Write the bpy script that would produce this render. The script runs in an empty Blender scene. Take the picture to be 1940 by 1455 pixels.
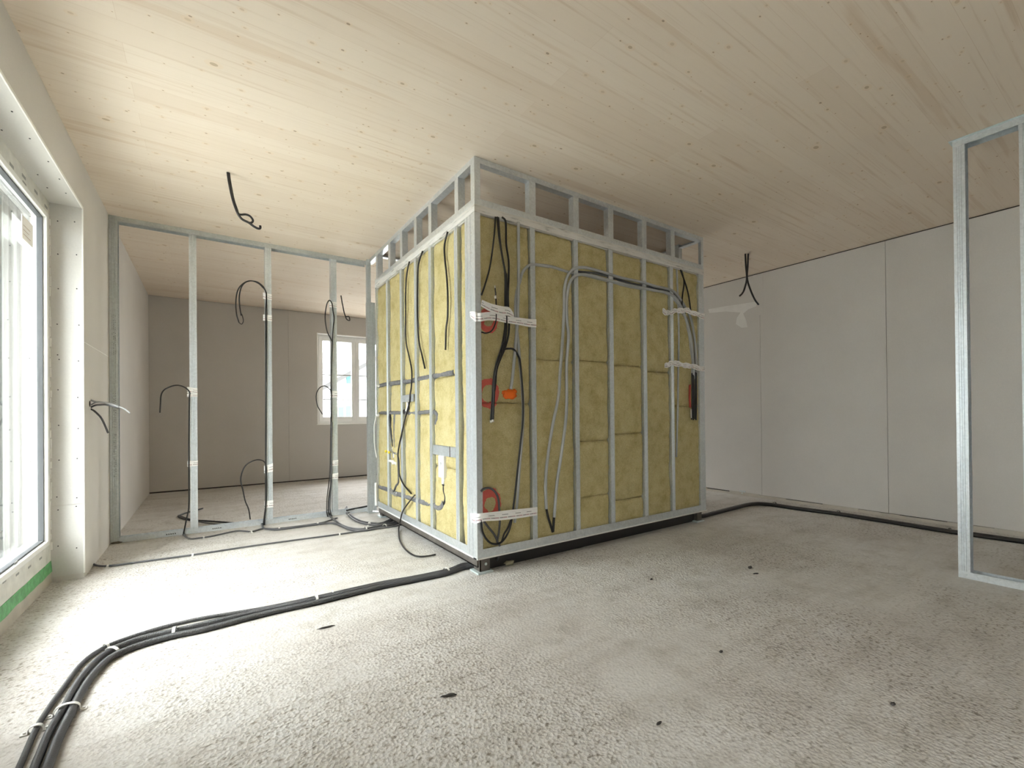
import bpy, bmesh, math, random
from mathutils import Vector, Matrix, noise
random.seed(7)
S = bpy.context.scene
COL = S.collection

# ------------------------------------------------------------------ camera
FPX, CX, CY, CAMH = 852.1, 970.0, 781.0, 0.9938
_y, _p, _r = math.radians(33.967), math.radians(0.256), math.radians(-0.534)
FW = Vector((math.sin(_y)*math.cos(_p), math.cos(_y)*math.cos(_p), math.sin(_p)))
_R0 = Vector((math.cos(_y), -math.sin(_y), 0)); _U0 = _R0.cross(FW)
RT = _R0*math.cos(_r) + _U0*math.sin(_r)
UP = _U0*math.cos(_r) - _R0*math.sin(_r)
EYE = Vector((0, 0, CAMH))
cd = bpy.data.cameras.new('camera'); cam = bpy.data.objects.new('camera', cd); COL.objects.link(cam)
cam.matrix_world = Matrix(((RT.x, UP.x, -FW.x, 0), (RT.y, UP.y, -FW.y, 0), (RT.z, UP.z, -FW.z, CAMH), (0, 0, 0, 1)))
cd.sensor_width = 36; cd.lens = FPX/1940*36
cd.shift_x = (970.0-CX)/1940; cd.shift_y = (CY-727.5)/1940
cd.clip_start = 0.02; cd.clip_end = 300
S.camera = cam

def hit(u, v, ax, val):
    "measured photo point -> real place on a known plane of the room"
    d = FW + RT*((u-CX)/FPX) - UP*((v-CY)/FPX)
    i = 'xyz'.index(ax)
    return EYE + d*((val-EYE[i])/d[i])

# ------------------------------------------------------------------ world, daylight, exposure
W = bpy.data.worlds.new('overcast_sky'); S.world = W; W.use_nodes = True
wn = W.node_tree.nodes; wl = W.node_tree.links
bg = wn['Background']
tc = wn.new('ShaderNodeTexCoord'); sx = wn.new('ShaderNodeSeparateXYZ'); cr = wn.new('ShaderNodeValToRGB')
wl.new(tc.outputs['Generated'], sx.inputs[0]); wl.new(sx.outputs['Z'], cr.inputs[0]); wl.new(cr.outputs[0], bg.inputs[0])
cr.color_ramp.elements[0].position = 0.0; cr.color_ramp.elements[0].color = (0.42, 0.43, 0.44, 1)
cr.color_ramp.elements[1].position = 0.8; cr.color_ramp.elements[1].color = (1.0, 1.0, 1.0, 1)
bg.inputs[1].default_value = 13.0
S.view_settings.view_transform = 'Standard'; S.view_settings.look = 'None'
S.view_settings.gamma = 1; S.view_settings.use_curve_mapping = False
S.view_settings.exposure = 1.22
try:
    S.cycles.use_denoising = True
    S.cycles.max_bounces = 14; S.cycles.diffuse_bounces = 8; S.cycles.transparent_max_bounces = 24
    S.cycles.sample_clamp_indirect = 6
except Exception: pass

def portal(name, loc, rot, sx_, sy_):
    l = bpy.data.lights.new(name, 'AREA'); l.shape = 'RECTANGLE'; l.size = sx_; l.size_y = sy_
    l.cycles.is_portal = True
    o = bpy.data.objects.new(name, l); o.location = loc; o.rotation_euler = rot; COL.objects.link(o)
# room numbers (metres)
XL, YP, YB, XR, YR, H = -0.651, 4.712, 7.515, 5.277, -2.6, 2.6
WY0, WY1, WZ1 = 2.0, 3.834, 2.313          # tall window in the left wall
VY0, VY1 = -1.85, -0.75                       # inferred neighbour behind the camera, unseen, added so the daylight matches
BX0, BX1, BZ0, BZ1 = 1.401, 2.62, 0.856, 2.298
DZ0 = 0.10
DX0, DX1 = 3.10, 4.55                       # inferred second back window, unseen behind the pod, added to brighten the back room
Q = math.pi/2
portal('portal_left', (-1.12, (WY0+WY1)/2, 1.2), (0, -Q, 0), 2.4, WY1-WY0)
portal('portal_left_rear', (-1.12, (VY0+VY1)/2, 1.2), (0, -Q, 0), 2.4, VY1-VY0)
portal('portal_back', ((BX0+BX1)/2, YB+0.42, 1.58), (-Q, 0, 0), BX1-BX0, 1.5)
portal('portal_back_second', ((DX0+DX1)/2, YB+0.42, 1.2), (-Q, 0, 0), DX1-DX0, 2.3)

# ------------------------------------------------------------------ materials
def nt(name):
    m = bpy.data.materials.new(name); m.use_nodes = True
    return m, m.node_tree.nodes, m.node_tree.links, m.node_tree.nodes['Principled BSDF']
def ramp(n, l, src, stops):
    r = n.new('ShaderNodeValToRGB'); e = r.color_ramp.elements
    e[0].position, e[0].color = stops[0][0], (*stops[0][1], 1); e[1].position, e[1].color = stops[-1][0], (*stops[-1][1], 1)
    for p, c in stops[1:-1]:
        x = e.new(p); x.color = (*c, 1)
    l.new(src, r.inputs[0]); return r.outputs[0]
def coords(n, l, scale=(1, 1, 1), loc=(0, 0, 0)):
    t = n.new('ShaderNodeTexCoord'); mp = n.new('ShaderNodeMapping')
    mp.inputs['Scale'].default_value = scale; mp.inputs['Location'].default_value = loc
    l.new(t.outputs['Object'], mp.inputs[0]); return mp.outputs[0]
def nz(n, l, vec, scale, detail=4, rough=0.55):
    t = n.new('ShaderNodeTexNoise'); t.inputs['Scale'].default_value = scale; t.inputs['Detail'].default_value = detail
    t.inputs['Roughness'].default_value = rough; l.new(vec, t.inputs[0]); return t.outputs['Fac']
def mixc(n, l, fac, a, b, mode='MIX'):
    m = n.new('ShaderNodeMix'); m.data_type = 'RGBA'; m.blend_type = mode
    for s, v in ((m.inputs[0], fac), (m.inputs[6], a), (m.inputs[7], b)):
        if isinstance(v, (int, float)): s.default_value = v
        elif isinstance(v, tuple): s.default_value = (*v, 1)
        else: l.new(v, s)
    return m.outputs[2]
def mth(n, l, op, a, b=0.0, c=None):
    m = n.new('ShaderNodeMath'); m.operation = op
    for i, v in enumerate((a, b, c)):
        if v is None: continue
        if isinstance(v, (int, float)): m.inputs[i].default_value = v
        else: l.new(v, m.inputs[i])
    return m.outputs[0]
def bump(n, l, b, h, strength, dist):
    x = n.new('ShaderNodeBump'); x.inputs['Strength'].default_value = strength; x.inputs['Distance'].default_value = dist
    if not isinstance(strength, float): pass
    l.new(h, x.inputs['Height']); l.new(x.outputs[0], b.inputs['Normal']); return x
def simple(name, c, rough=0.5, metal=0.0, var=0.06, vs=8.0, bs=0.0, bscale=60, bd=0.002, spec=0.5):
    m, n, l, b = nt(name); v = coords(n, l)
    f = nz(n, l, v, vs)
    lo = tuple(max(0, x*(1-var)) for x in c); hi = tuple(min(1, x*(1+var)) for x in c)
    l.new(ramp(n, l, f, [(0.3, lo), (0.7, hi)]), b.inputs['Base Color'])
    b.inputs['Roughness'].default_value = rough; b.inputs['Metallic'].default_value = metal
    b.inputs['Specular IOR Level'].default_value = spec
    if bs: bump(n, l, b, nz(n, l, v, bscale, 3), bs, bd)
    return m

def m_floor():
    m, n, l, b = nt('concrete_screed'); v = coords(n, l)
    big = nz(n, l, v, 0.9, 5, 0.6); mid = nz(n, l, v, 5.5, 6, 0.65); fine = nz(n, l, v, 90, 3, 0.6)
    c1 = ramp(n, l, big, [(0.33, (0.51, 0.485, 0.455)), (0.52, (0.585, 0.57, 0.545)), (0.68, (0.62, 0.611, 0.595))])
    c2 = ramp(n, l, mid, [(0.30, (0.74, 0.72, 0.68)), (0.5, (1, 1, 1)), (0.72, (1.0, 1.0, 1.0))])
    c = mixc(n, l, 0.75, c1, c2, 'MULTIPLY')
    sv = nz(n, l, coords(n, l, (0.8, 6, 1), (3, 1, 0)), 1.6, 5, 0.6)
    c = mixc(n, l, 0.5, c, ramp(n, l, sv, [(0.36, (0.82, 0.80, 0.77)), (0.55, (1, 1, 1))]), 'MULTIPLY')
    pits = ramp(n, l, nz(n, l, coords(n, l, (0.75, 1, 1)), 62, 3, 0.55), [(0.34, (0.50, 0.46, 0.41)), (0.45, (0.97, 0.96, 0.94)), (0.60, (1, 1, 1))])
    pm = ramp(n, l, nz(n, l, coords(n, l, (1, 1, 1), (2.3, .7, 0)), 0.75, 4, 0.6), [(0.42, (0.22,)*3), (0.58, (1, 1, 1))])
    c = mixc(n, l, pm, c, mixc(n, l, 1.0, c, pits, 'MULTIPLY'))
    l.new(c, b.inputs['Base Color'])
    b.inputs['Roughness'].default_value = 0.72; b.inputs['Specular IOR Level'].default_value = 0.35
    vo = n.new('ShaderNodeTexVoronoi'); vo.voronoi_dimensions = '2D'; vo.inputs['Scale'].default_value = 75; l.new(v, vo.inputs[0])
    h = mth(n, l, 'MULTIPLY', mth(n, l, 'ADD', mth(n, l, 'MULTIPLY', vo.outputs['Distance'], 0.9), fine), mth(n, l, 'ADD', mth(n, l, 'MULTIPLY', pm, 0.9), 0.15))
    h2 = mth(n, l, 'ADD', mth(n, l, 'MULTIPLY', h, 0.8), mth(n, l, 'MULTIPLY', nz(n, l, v, 14, 4), 1.2))
    bump(n, l, b, h2, 0.8, 0.006)
    return m

def m_ceiling():
    m, n, l, b = nt('spruce_ceiling_board'); 
    v = coords(n, l, (1, 1, 1), (0.3, 0.05, 0))
    br = n.new('ShaderNodeTexBrick'); br.inputs['Scale'].default_value = 1.0
    br.inputs['Brick Width'].default_value = 2.7; br.inputs['Row Height'].default_value = 0.135
    br.inputs['Mortar Size'].default_value = 0.0009; br.inputs['Mortar Smooth'].default_value = 0.6
    br.offset = 0.37; br.inputs['Bias'].default_value = 0.0
    br.inputs['Color1'].default_value = (0.79, 0.695, 0.59, 1); br.inputs['Color2'].default_value = (0.745, 0.64, 0.53, 1)
    br.inputs['Mortar'].default_value = (0.67, 0.55, 0.44, 1)
    l.new(v, br.inputs[0])
    c = br.outputs['Color']
    g = nz(n, l, coords(n, l, (0.55, 22, 1)), 2.4, 6, 0.62)
    c = mixc(n, l, 0.55, c, ramp(n, l, g, [(0.30, (0.80, 0.73, 0.65)), (0.46, (1, 1, 1)), (0.75, (1.03, 1.03, 1.03))]), 'MULTIPLY')
    s = nz(n, l, coords(n, l, (0.35, 5.5, 1), (5, 2, 0)), 1.8, 3, 0.5)
    c = mixc(n, l, ramp(n, l, s, [(0.62, (0, 0, 0)), (0.66, (0.25,)*3)]), c, (0.56, 0.395, 0.25))
    # knots: sparse elliptical spots
    for sc, rad, pres, dark, off in ((5.0, 0.024, 0.50, (0.22, 0.14, 0.075), 0), (3.4, 0.040, 0.55, (0.42, 0.30, 0.18), 7), (9.0, 0.026, 0.55, (0.30, 0.20, 0.12), 3), (7.0, 0.045, 0.60, (0.58, 0.45, 0.32), 11)):
        vo = n.new('ShaderNodeTexVoronoi'); vo.voronoi_dimensions = '2D'; vo.inputs['Scale'].default_value = sc; vo.inputs['Randomness'].default_value = 1
        l.new(coords(n, l, (0.75, 1.15, 1), (off, off*.3, 0)), vo.inputs[0])
        d = vo.outputs['Distance']; sp = n.new('ShaderNodeSeparateColor'); l.new(vo.outputs['Color'], sp.inputs[0])
        rr = mth(n, l, 'MULTIPLY', sp.outputs[1], rad)
        k = mth(n, l, 'MULTIPLY', mth(n, l, 'LESS_THAN', d, mth(n, l, 'ADD', rr, rad*0.35)), mth(n, l, 'GREATER_THAN', sp.outputs[0], pres))
        halo = mth(n, l, 'MULTIPLY', mth(n, l, 'LESS_THAN', d, mth(n, l, 'ADD', mth(n, l, 'MULTIPLY', rr, 1.8), rad*1.1)), mth(n, l, 'GREATER_THAN', sp.outputs[0], pres))
        c = mixc(n, l, mth(n, l, 'MULTIPLY', halo, 0.30), c, (0.76, 0.60, 0.43))
        c = mixc(n, l, mth(n, l, 'MULTIPLY', k, 0.62), c, dark)
    l.new(c, b.inputs['Base Color']); b.inputs['Roughness'].default_value = 0.75
    b.inputs['Specular IOR Level'].default_value = 0.25
    bump(n, l, b, g, 0.12, 0.002)
    return m

def m_wool():
    m, n, l, b = nt('mineral_wool'); v = coords(n, l)
    a = nz(n, l, v, 9, 6, 0.7); f = nz(n, l, coords(n, l, (1, 1, 1.6)), 120, 3, 0.7)
    c = ramp(n, l, a, [(0.28, (0.54, 0.45, 0.20)), (0.5, (0.70, 0.61, 0.32)), (0.72, (0.78, 0.70, 0.42))])
    c = mixc(n, l, 0.7, c, ramp(n, l, f, [(0.3, (0.72, 0.68, 0.58)), (0.55, (1, 1, 1))]), 'MULTIPLY')
    # sprayed red rings on the corner slabs
    t = n.new('ShaderNodeTexCoord'); sp = n.new('ShaderNodeSeparateXYZ'); l.new(t.outputs['Object'], sp.inputs[0])
    near = mth(n, l, 'MULTIPLY', mth(n, l, 'LESS_THAN', sp.outputs['Y'], 2.47), mth(n, l, 'GREATER_THAN', sp.outputs['X'], 1.415))
    jit = mth(n, l, 'MULTIPLY', mth(n, l, 'SUBTRACT', nz(n, l, v, 25, 3), 0.5), 0.035)
    for (u, w, r, wd) in ((925, 745, 0.062, 0.016), (928, 955, 0.060, 0.022), (925, 607, 0.050, 0.016)):
        p = hit(u, w, 'y', 2.445)
        dx = mth(n, l, 'SUBTRACT', sp.outputs['X'], p.x); dz = mth(n, l, 'MULTIPLY', mth(n, l, 'SUBTRACT', sp.outputs['Z'], p.z), 0.82)
        d = mth(n, l, 'SQRT', mth(n, l, 'ADD', mth(n, l, 'MULTIPLY', dx, dx), mth(n, l, 'MULTIPLY', dz, dz)))
        k = mth(n, l, 'LESS_THAN', mth(n, l, 'ABSOLUTE', mth(n, l, 'ADD', mth(n, l, 'SUBTRACT', d, r), jit)), wd)
        c = mixc(n, l, mth(n, l, 'MULTIPLY', mth(n, l, 'MULTIPLY', k, near), 0.85), c, (0.85, 0.12, 0.13))
    l.new(c, b.inputs['Base Color']); b.inputs['Roughness'].default_value = 0.95; b.inputs['Specular IOR Level'].default_value = 0.1
    bump(n, l, b, mth(n, l, 'ADD', mth(n, l, 'MULTIPLY', nz(n, l, v, 28, 5, 0.7), 2.0), f), 0.8, 0.011)
    return m

def m_steel(name, c=(0.60, 0.645, 0.66), rough=0.42, metal=0.72):
    m, n, l, b = nt(name); v = coords(n, l)
    vo = n.new('ShaderNodeTexVoronoi'); vo.inputs['Scale'].default_value = 90; l.new(v, vo.inputs[0])
    sp = n.new('ShaderNodeSeparateColor'); l.new(vo.outputs['Color'], sp.inputs[0])
    a = ramp(n, l, sp.outputs[0], [(0.0, tuple(x*0.93 for x in c)), (1.0, tuple(min(1, x*1.06) for x in c))])
    a = mixc(n, l, 0.6, a, ramp(n, l, nz(n, l, coords(n, l, (1, 1, 0.25)), 9, 4), [(0.35, (0.86, 0.88, 0.9)), (0.6, (1, 1, 1))]), 'MULTIPLY')
    l.new(a, b.inputs['Base Color']); b.inputs['Metallic'].default_value = metal; b.inputs['Roughness'].default_value = rough
    return m

def m_worn():
    "galvanised track smeared with white filler"
    m, n, l, b = nt('smeared_track_metal')
    f = nz(n, l, coords(n, l, (1.5, 1.5, 14)), 5, 5, 0.6)
    l.new(ramp(n, l, f, [(0.33, (0.36, 0.36, 0.35)), (0.40, (0.66, 0.67, 0.66)), (0.55, (0.78, 0.78, 0.77))]), b.inputs['Base Color'])
    b.inputs['Roughness'].default_value = 0.6; b.inputs['Metallic'].default_value = 0.2
    return m

def m_board(name, c, lo=0.95):
    m, n, l, b = nt(name); v = coords(n, l)
    f = nz(n, l, v, 1.3, 5, 0.6); g = nz(n, l, v, 120, 2)
    a = ramp(n, l, f, [(0.3, tuple(x*lo for x in c)), (0.7, tuple(min(1, x*1.03) for x in c))])
    a = mixc(n, l, 0.35, a, ramp(n, l, g, [(0.3, (0.88,)*3), (0.7, (1, 1, 1))]), 'MULTIPLY')
    l.new(a, b.inputs['Base Color']); b.inputs['Roughness'].default_value = 0.85; b.inputs['Specular IOR Level'].default_value = 0.25
    bump(n, l, b, g, 0.08, 0.001)
    return m

def m_tape():
    m, n, l, b = nt('printed_white_tape')
    uv = n.new('ShaderNodeUVMap'); sp = n.new('ShaderNodeSeparateXYZ'); l.new(uv.outputs[0], sp.inputs[0])
    U_, V_ = sp.outputs[0], sp.outputs[1]
    col = (0.93, 0.92, 0.91)
    c = mixc(n, l, 0.0, col, col)
    for v0, v1, per, duty, ph, cc in ((0.22, 0.34, 0.062, 0.62, 0.0, (0.36, 0.10, 0.13)), (0.22, 0.34, 0.062, 0.42, 0.018, (0.09, 0.08, 0.09)),
                                      (0.55, 0.63, 0.10, 0.45, 0.03, (0.08, 0.08, 0.09)), (0.75, 0.775, 0.10, 0.5, 0.07, (0.55, 0.55, 0.56))):
        fr = mth(n, l, 'FRACT', mth(n, l, 'DIVIDE', mth(n, l, 'ADD', U_, ph+5), per))
        k = mth(n, l, 'MULTIPLY', mth(n, l, 'LESS_THAN', fr, duty), mth(n, l, 'MULTIPLY', mth(n, l, 'GREATER_THAN', V_, v0), mth(n, l, 'LESS_THAN', V_, v1)))
        let = mth(n, l, 'GREATER_THAN', mth(n, l, 'FRACT', mth(n, l, 'MULTIPLY', U_, 170)), 0.28)
        c = mixc(n, l, mth(n, l, 'MULTIPLY', mth(n, l, 'MULTIPLY', k, let), 0.9), c, cc)
    l.new(c, b.inputs['Base Color']); b.inputs['Roughness'].default_value = 0.4
    return m

def m_glass():
    m = bpy.data.materials.new('window_glass'); m.use_nodes = True; n = m.node_tree.nodes; l = m.node_tree.links; n.clear()
    o = n.new('ShaderNodeOutputMaterial'); mx = n.new('ShaderNodeMixShader'); t = n.new('ShaderNodeBsdfTransparent'); g = n.new('ShaderNodeBsdfGlossy')
    lw = n.new('ShaderNodeLayerWeight'); lw.inputs[0].default_value = 0.5
    f5 = mth(n, l, 'POWER', lw.outputs['Facing'], 5.0); R1 = mth(n, l, 'ADD', mth(n, l, 'MULTIPLY', f5, 0.96), 0.04)
    R2 = mth(n, l, 'DIVIDE', mth(n, l, 'MULTIPLY', R1, 2.0), mth(n, l, 'ADD', R1, 1.0))
    t.inputs[0].default_value = (0.96, 0.975, 0.97, 1); g.inputs['Roughness'].default_value = 0.01; g.inputs[0].default_value = (1, 1, 1, 1)
    l.new(R2, mx.inputs[0]); l.new(t.outputs[0], mx.inputs[1]); l.new(g.outputs[0], mx.inputs[2]); l.new(mx.outputs[0], o.inputs[0])
    return m

def m_ribbed():
    m, n, l, b = nt('corrugated_conduit')
    uv = n.new('ShaderNodeUVMap'); sp = n.new('ShaderNodeSeparateXYZ'); l.new(uv.outputs[0], sp.inputs[0])
    w = mth(n, l, 'SINE', mth(n, l, 'MULTIPLY', sp.outputs[0], 2*math.pi*220))
    b.inputs['Base Color'].default_value = (0.045, 0.045, 0.048, 1); b.inputs['Roughness'].default_value = 0.45
    bump(n, l, b, w, 0.5, 0.0015); return m

M = dict(
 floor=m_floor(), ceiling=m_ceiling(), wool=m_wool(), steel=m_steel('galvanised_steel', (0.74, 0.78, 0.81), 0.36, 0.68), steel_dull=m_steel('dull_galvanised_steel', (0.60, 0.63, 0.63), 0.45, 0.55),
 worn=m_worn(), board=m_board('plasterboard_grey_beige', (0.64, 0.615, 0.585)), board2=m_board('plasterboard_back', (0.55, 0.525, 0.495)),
 rboard=m_board('reveal_plasterboard', (0.66, 0.645, 0.62)), white=simple('white_plastic', (0.82, 0.82, 0.81), 0.35, 0, 0.03),
 bead=simple('white_corner_bead', (0.84, 0.83, 0.80), 0.5), film=simple('frame_protective_film', (0.66, 0.65, 0.61), 0.45, 0, 0.12, 14),
 green=simple('green_sealing_tape', (0.10, 0.36, 0.13), 0.45, 0, 0.35, 26, 0.5, 60, 0.004), upstand=simple('window_upstand', (0.50, 0.46, 0.40), 0.8, 0, 0.1),
 black=simple('black_cable_jacket', (0.018, 0.017, 0.017), 0.42, 0, 0.2), dark=simple('dark_gap', (0.05, 0.045, 0.04), 0.9),
 grey=simple('grey_cable_jacket', (0.43, 0.445, 0.455), 0.42, 0, 0.1), charcoal=simple('charcoal_conduit', (0.085, 0.085, 0.09), 0.42, 0, 0.12),
 floorcable=m_ribbed(), foam=simple('grey_pipe_lagging', (0.165, 0.165, 0.175), 0.8, 0, 0.25, 30, 0.5, 70, 0.004),
 base=simple('dark_base_steel', (0.15, 0.135, 0.12), 0.55, 0.4, 0.25, 12), inner=simple('dark_inner_board', (0.13, 0.115, 0.07), 0.9),
 orange=simple('orange_cap', (0.95, 0.17, 0.01), 0.5), red=simple('red_wire', (0.42, 0.045, 0.025), 0.4), yellow=simple('yellow_cap', (0.85, 0.66, 0.04), 0.4),
 tape=m_tape(), glass=m_glass(), screw=simple('dark_screw', (0.05, 0.05, 0.05), 0.5, 0.5), ink=simple('faded_print_ink', (0.09, 0.095, 0.10), 0.7),
 mark=simple('film_print', (0.30, 0.30, 0.29), 0.6), paper=simple('beige_sticker', (0.93, 0.91, 0.88), 0.6), brown=simple('brown_print', (0.42, 0.26, 0.18), 0.6),
 filler=simple('smoothed_filler', (0.76, 0.745, 0.72), 0.7, 0, 0.06), crumb=simple('wool_crumb', (0.36, 0.33, 0.22), 0.9, 0, 0.2, 40, 0.6),
 debris=simple('dark_debris', (0.06, 0.055, 0.05), 0.8), rubble=simple('rubble', (0.20, 0.17, 0.14), 0.9, 0, 0.3, 30, 0.6),
 clip=simple('pale_clip_strap', (0.66, 0.65, 0.62), 0.5, 0.0, 0.08), copper=simple('bare_wire', (0.75, 0.72, 0.66), 0.35, 0.5),
 meadow=simple('pale_ground', (0.34, 0.34, 0.32), 0.9, 0, 0.2, 0.5), render=simple('pale_render', (0.75, 0.77, 0.78), 0.9), render2=simple('grey_boarding', (0.028, 0.028, 0.030), 0.8, 0, 0.1, 1.5), render4=simple('teal_grey_board', (0.065, 0.085, 0.085), 0.8, 0, 0.1, 1.5), render3=simple('pale_boarding', (0.14, 0.145, 0.145), 0.8, 0, 0.1, 1.5), roof=simple('roof_edge', (0.035, 0.035, 0.035), 0.8),
 cyan=simple('teal_shutter', (0.035, 0.15, 0.15), 0.6), bark=simple('bark', (0.12, 0.09, 0.07), 0.9), leaf=simple('leaf', (0.09, 0.13, 0.06), 0.7, 0, 0.4, 5),
 foot=simple('pale_foot_plate', (0.60, 0.68, 0.68), 0.4, 0.3), shiny=simple('shiny_foil_tape', (0.62, 0.63, 0.65), 0.25, 0.85, 0.2, 40, 0.6, 60, 0.004))

# ------------------------------------------------------------------ builders
def tag(o, label=None, cat=None, group=None, kind=None):
    if label: o['label'] = label
    if cat: o['category'] = cat
    if group: o['group'] = group
    if kind: o['kind'] = kind
    return o
def empty(name, loc, label=None, cat=None, group=None, kind=None):
    o = bpy.data.objects.new(name, None); o.location = loc; o.empty_display_size = 0.1; COL.objects.link(o)
    bpy.context.view_layer.update()
    return tag(o, label, cat, group, kind)
def link(name, bm, mat, parent=None, smooth=False):
    me = bpy.data.meshes.new(name); bm.normal_update(); bm.to_mesh(me); bm.free(); me.materials.append(mat)
    if smooth:
        for p in me.polygons: p.use_smooth = True
    o = bpy.data.objects.new(name, me); COL.objects.link(o)
    if parent:
        o.parent = parent; o.matrix_parent_inverse = Matrix.Translation(parent.location if parent.type == 'EMPTY' and parent.parent is None else (0, 0, 0)).inverted()
    return o
def box(bm, x0, y0, z0, x1, y1, z1, bev=0.0):
    x0, x1 = sorted((x0, x1)); y0, y1 = sorted((y0, y1)); z0, z1 = sorted((z0, z1))
    v = [bm.verts.new(p) for p in ((x0,y0,z0),(x1,y0,z0),(x1,y1,z0),(x0,y1,z0),(x0,y0,z1),(x1,y0,z1),(x1,y1,z1),(x0,y1,z1))]
    fs = [bm.faces.new([v[i] for i in q]) for q in ((3,2,1,0),(4,5,6,7),(0,1,5,4),(1,2,6,5),(2,3,7,6),(3,0,4,7))]
    if bev:
        es = list({e for f in fs for e in f.edges}); bmesh.ops.bevel(bm, geom=es, offset=bev, segments=2, affect='EDGES', profile=0.6)
def boxes(name, mat, parent, *bs, bev=0.0):
    bm = bmesh.new()
    for b in bs: box(bm, *b, bev=bev)
    return link(name, bm, mat, parent)
def sheet(bm, pts, t, place, c0, c1):
    "bent sheet metal: polyline pts (a,b), thickness t, swept from c0 to c1; place(a,b,c)->xyz"
    P = [Vector((p[0], p[1])) for p in pts]; off = []
    for i, p in enumerate(P):
        a = (p-P[i-1]).normalized() if i else (P[1]-p).normalized()
        b = (P[i+1]-p).normalized() if i < len(P)-1 else a
        n = Vector((-(a.y+b.y), a.x+b.x)); n = n.normalized() if n.length > 1e-6 else Vector((-a.y, a.x))
        k = max(0.35, n.dot(Vector((-a.y, a.x)))); off.append(p + n*(t/k))
    rings = []
    for c in (c0, c1):
        rings.append(([bm.verts.new(place(p.x, p.y, c)) for p in P], [bm.verts.new(place(p.x, p.y, c)) for p in off]))
    (A0, B0), (A1, B1) = rings
    for i in range(len(P)-1):
        bm.faces.new((A0[i], A0[i+1], A1[i+1], A1[i])); bm.faces.new((B0[i+1], B0[i], B1[i], B1[i+1]))
        bm.faces.new((A0[i+1], A0[i], B0[i], B0[i+1])); bm.faces.new((A1[i], A1[i+1], B1[i+1], B1[i]))
    bm.faces.new((A0[0], A1[0], B1[0], B0[0])); k = len(P)-1
    bm.faces.new((A1[k], A0[k], B0[k], B1[k]))
    bmesh.ops.recalc_face_normals(bm, faces=bm.faces)
def stud_profile(w, d, ribs=True, lip=0.006):
    r = [(w, lip+0.0), (w, 0)]
    if ribs:
        for q in (0.70, 0.50, 0.30):
            a = w*q; g = 0.0028
            r += [(a+g, 0), (a+g*0.4, 0.0026), (a-g*0.4, 0.0026), (a-g, 0)]
    r += [(0, 0), (0, d), (w, d), (w, d-lip)]
    return r
def stud(name, parent, mat, w, d, z0, z1, place, ribs=True):
    bm = bmesh.new(); sheet(bm, stud_profile(w, d, ribs), 0.0012, place, z0, z1); return link(name, bm, mat, parent)
def track(name, parent, mat, d, h, c0, c1, place, up=True):
    s = 1 if up else -1
    bm = bmesh.new(); sheet(bm, [(0, s*h), (0, 0), (d, 0), (d, s*h)], 0.0012, place, c0, c1); return link(name, bm, mat, parent)
def smooth_path(pts, k=6):
    pts = [Vector(p) for p in pts]
    if len(pts) < 3: return pts
    P = [pts[0]*2-pts[1]] + pts + [pts[-1]*2-pts[-2]]; out = []
    for i in range(1, len(P)-2):
        a, b, c, d = P[i-1:i+3]
        for j in range(k):
            t = j/k; out.append(0.5*((2*b)+(c-a)*t+(2*a-5*b+4*c-d)*t*t+(-a+3*b-3*c+d)*t**3))
    out.append(pts[-1]); return out
def tube(bm, pts, r, seg=10, k=6, taper=None):
    P = smooth_path(pts, k); uvl = bm.loops.layers.uv.verify()
    up = Vector((0, 0, 1)); prev = None; rings = []; L = 0; Ls = []
    for i, p in enumerate(P):
        t = (P[min(i+1, len(P)-1)]-P[max(i-1, 0)]).normalized()
        if prev is None:
            n = t.cross(up); n = n.normalized() if n.length > 1e-3 else Vector((1, 0, 0))
        else:
            n = prev - t*prev.dot(t); n.normalize()
        prev = n; b = t.cross(n); rr = r if not taper else taper(i/(len(P)-1))*r
        rings.append([bm.verts.new(p+(n*math.cos(q)+b*math.sin(q))*rr) for q in [2*math.pi*j/seg for j in range(seg)]])
        if i: L += (p-P[i-1]).length
        Ls.append(L)
    for i in range(len(rings)-1):
        for j in range(seg):
            f = bm.faces.new((rings[i][j], rings[i][(j+1) % seg], rings[i+1][(j+1) % seg], rings[i+1][j])); f.smooth = True
            for lo, uu in zip(f.loops, ((Ls[i], j), (Ls[i], j+1), (Ls[i+1], j+1), (Ls[i+1], j))): lo[uvl].uv = (uu[0], uu[1]/seg)
    bm.faces.new(rings[0][::-1]); bm.faces.new(rings[-1])
def lathe(bm, prof, c, axis='z', seg=16):
    "prof: (radius, height) pairs"
    rings = []
    for r, h in prof:
        ring = []
        for j in range(seg):
            q = 2*math.pi*j/seg; a, b = r*math.cos(q), r*math.sin(q)
            p = {'z': (a, b, h), 'x': (h, a, b), 'y': (a, h, b)}[axis]
            ring.append(bm.verts.new((c[0]+p[0], c[1]+p[1], c[2]+p[2])))
        rings.append(ring)
    for i in range(len(rings)-1):
        for j in range(seg):
            f = bm.faces.new((rings[i][j], rings[i][(j+1) % seg], rings[i+1][(j+1) % seg], rings[i+1][j])); f.smooth = True
    bm.faces.new(rings[0][::-1]); bm.faces.new(rings[-1]); bmesh.ops.recalc_face_normals(bm, faces=bm.faces)
def fl(pts, z):      # measured points on the floor, at height z
    return [hit(u, v, 'z', z) for u, v in pts]
def pl(pts, ax, val):
    out = []
    for i, p in enumerate(pts):
        off = p[2] if len(p) > 2 else 0
        out.append(hit(p[0], p[1], ax, val+off))
    return out
def cable(name, pts, r, mat, label, cat='cable', group=None, k=6, seg=10):
    bm = bmesh.new(); tube(bm, pts, r, seg, k)
    o = link(name, bm, mat); return tag(o, label, cat, group)
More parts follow.
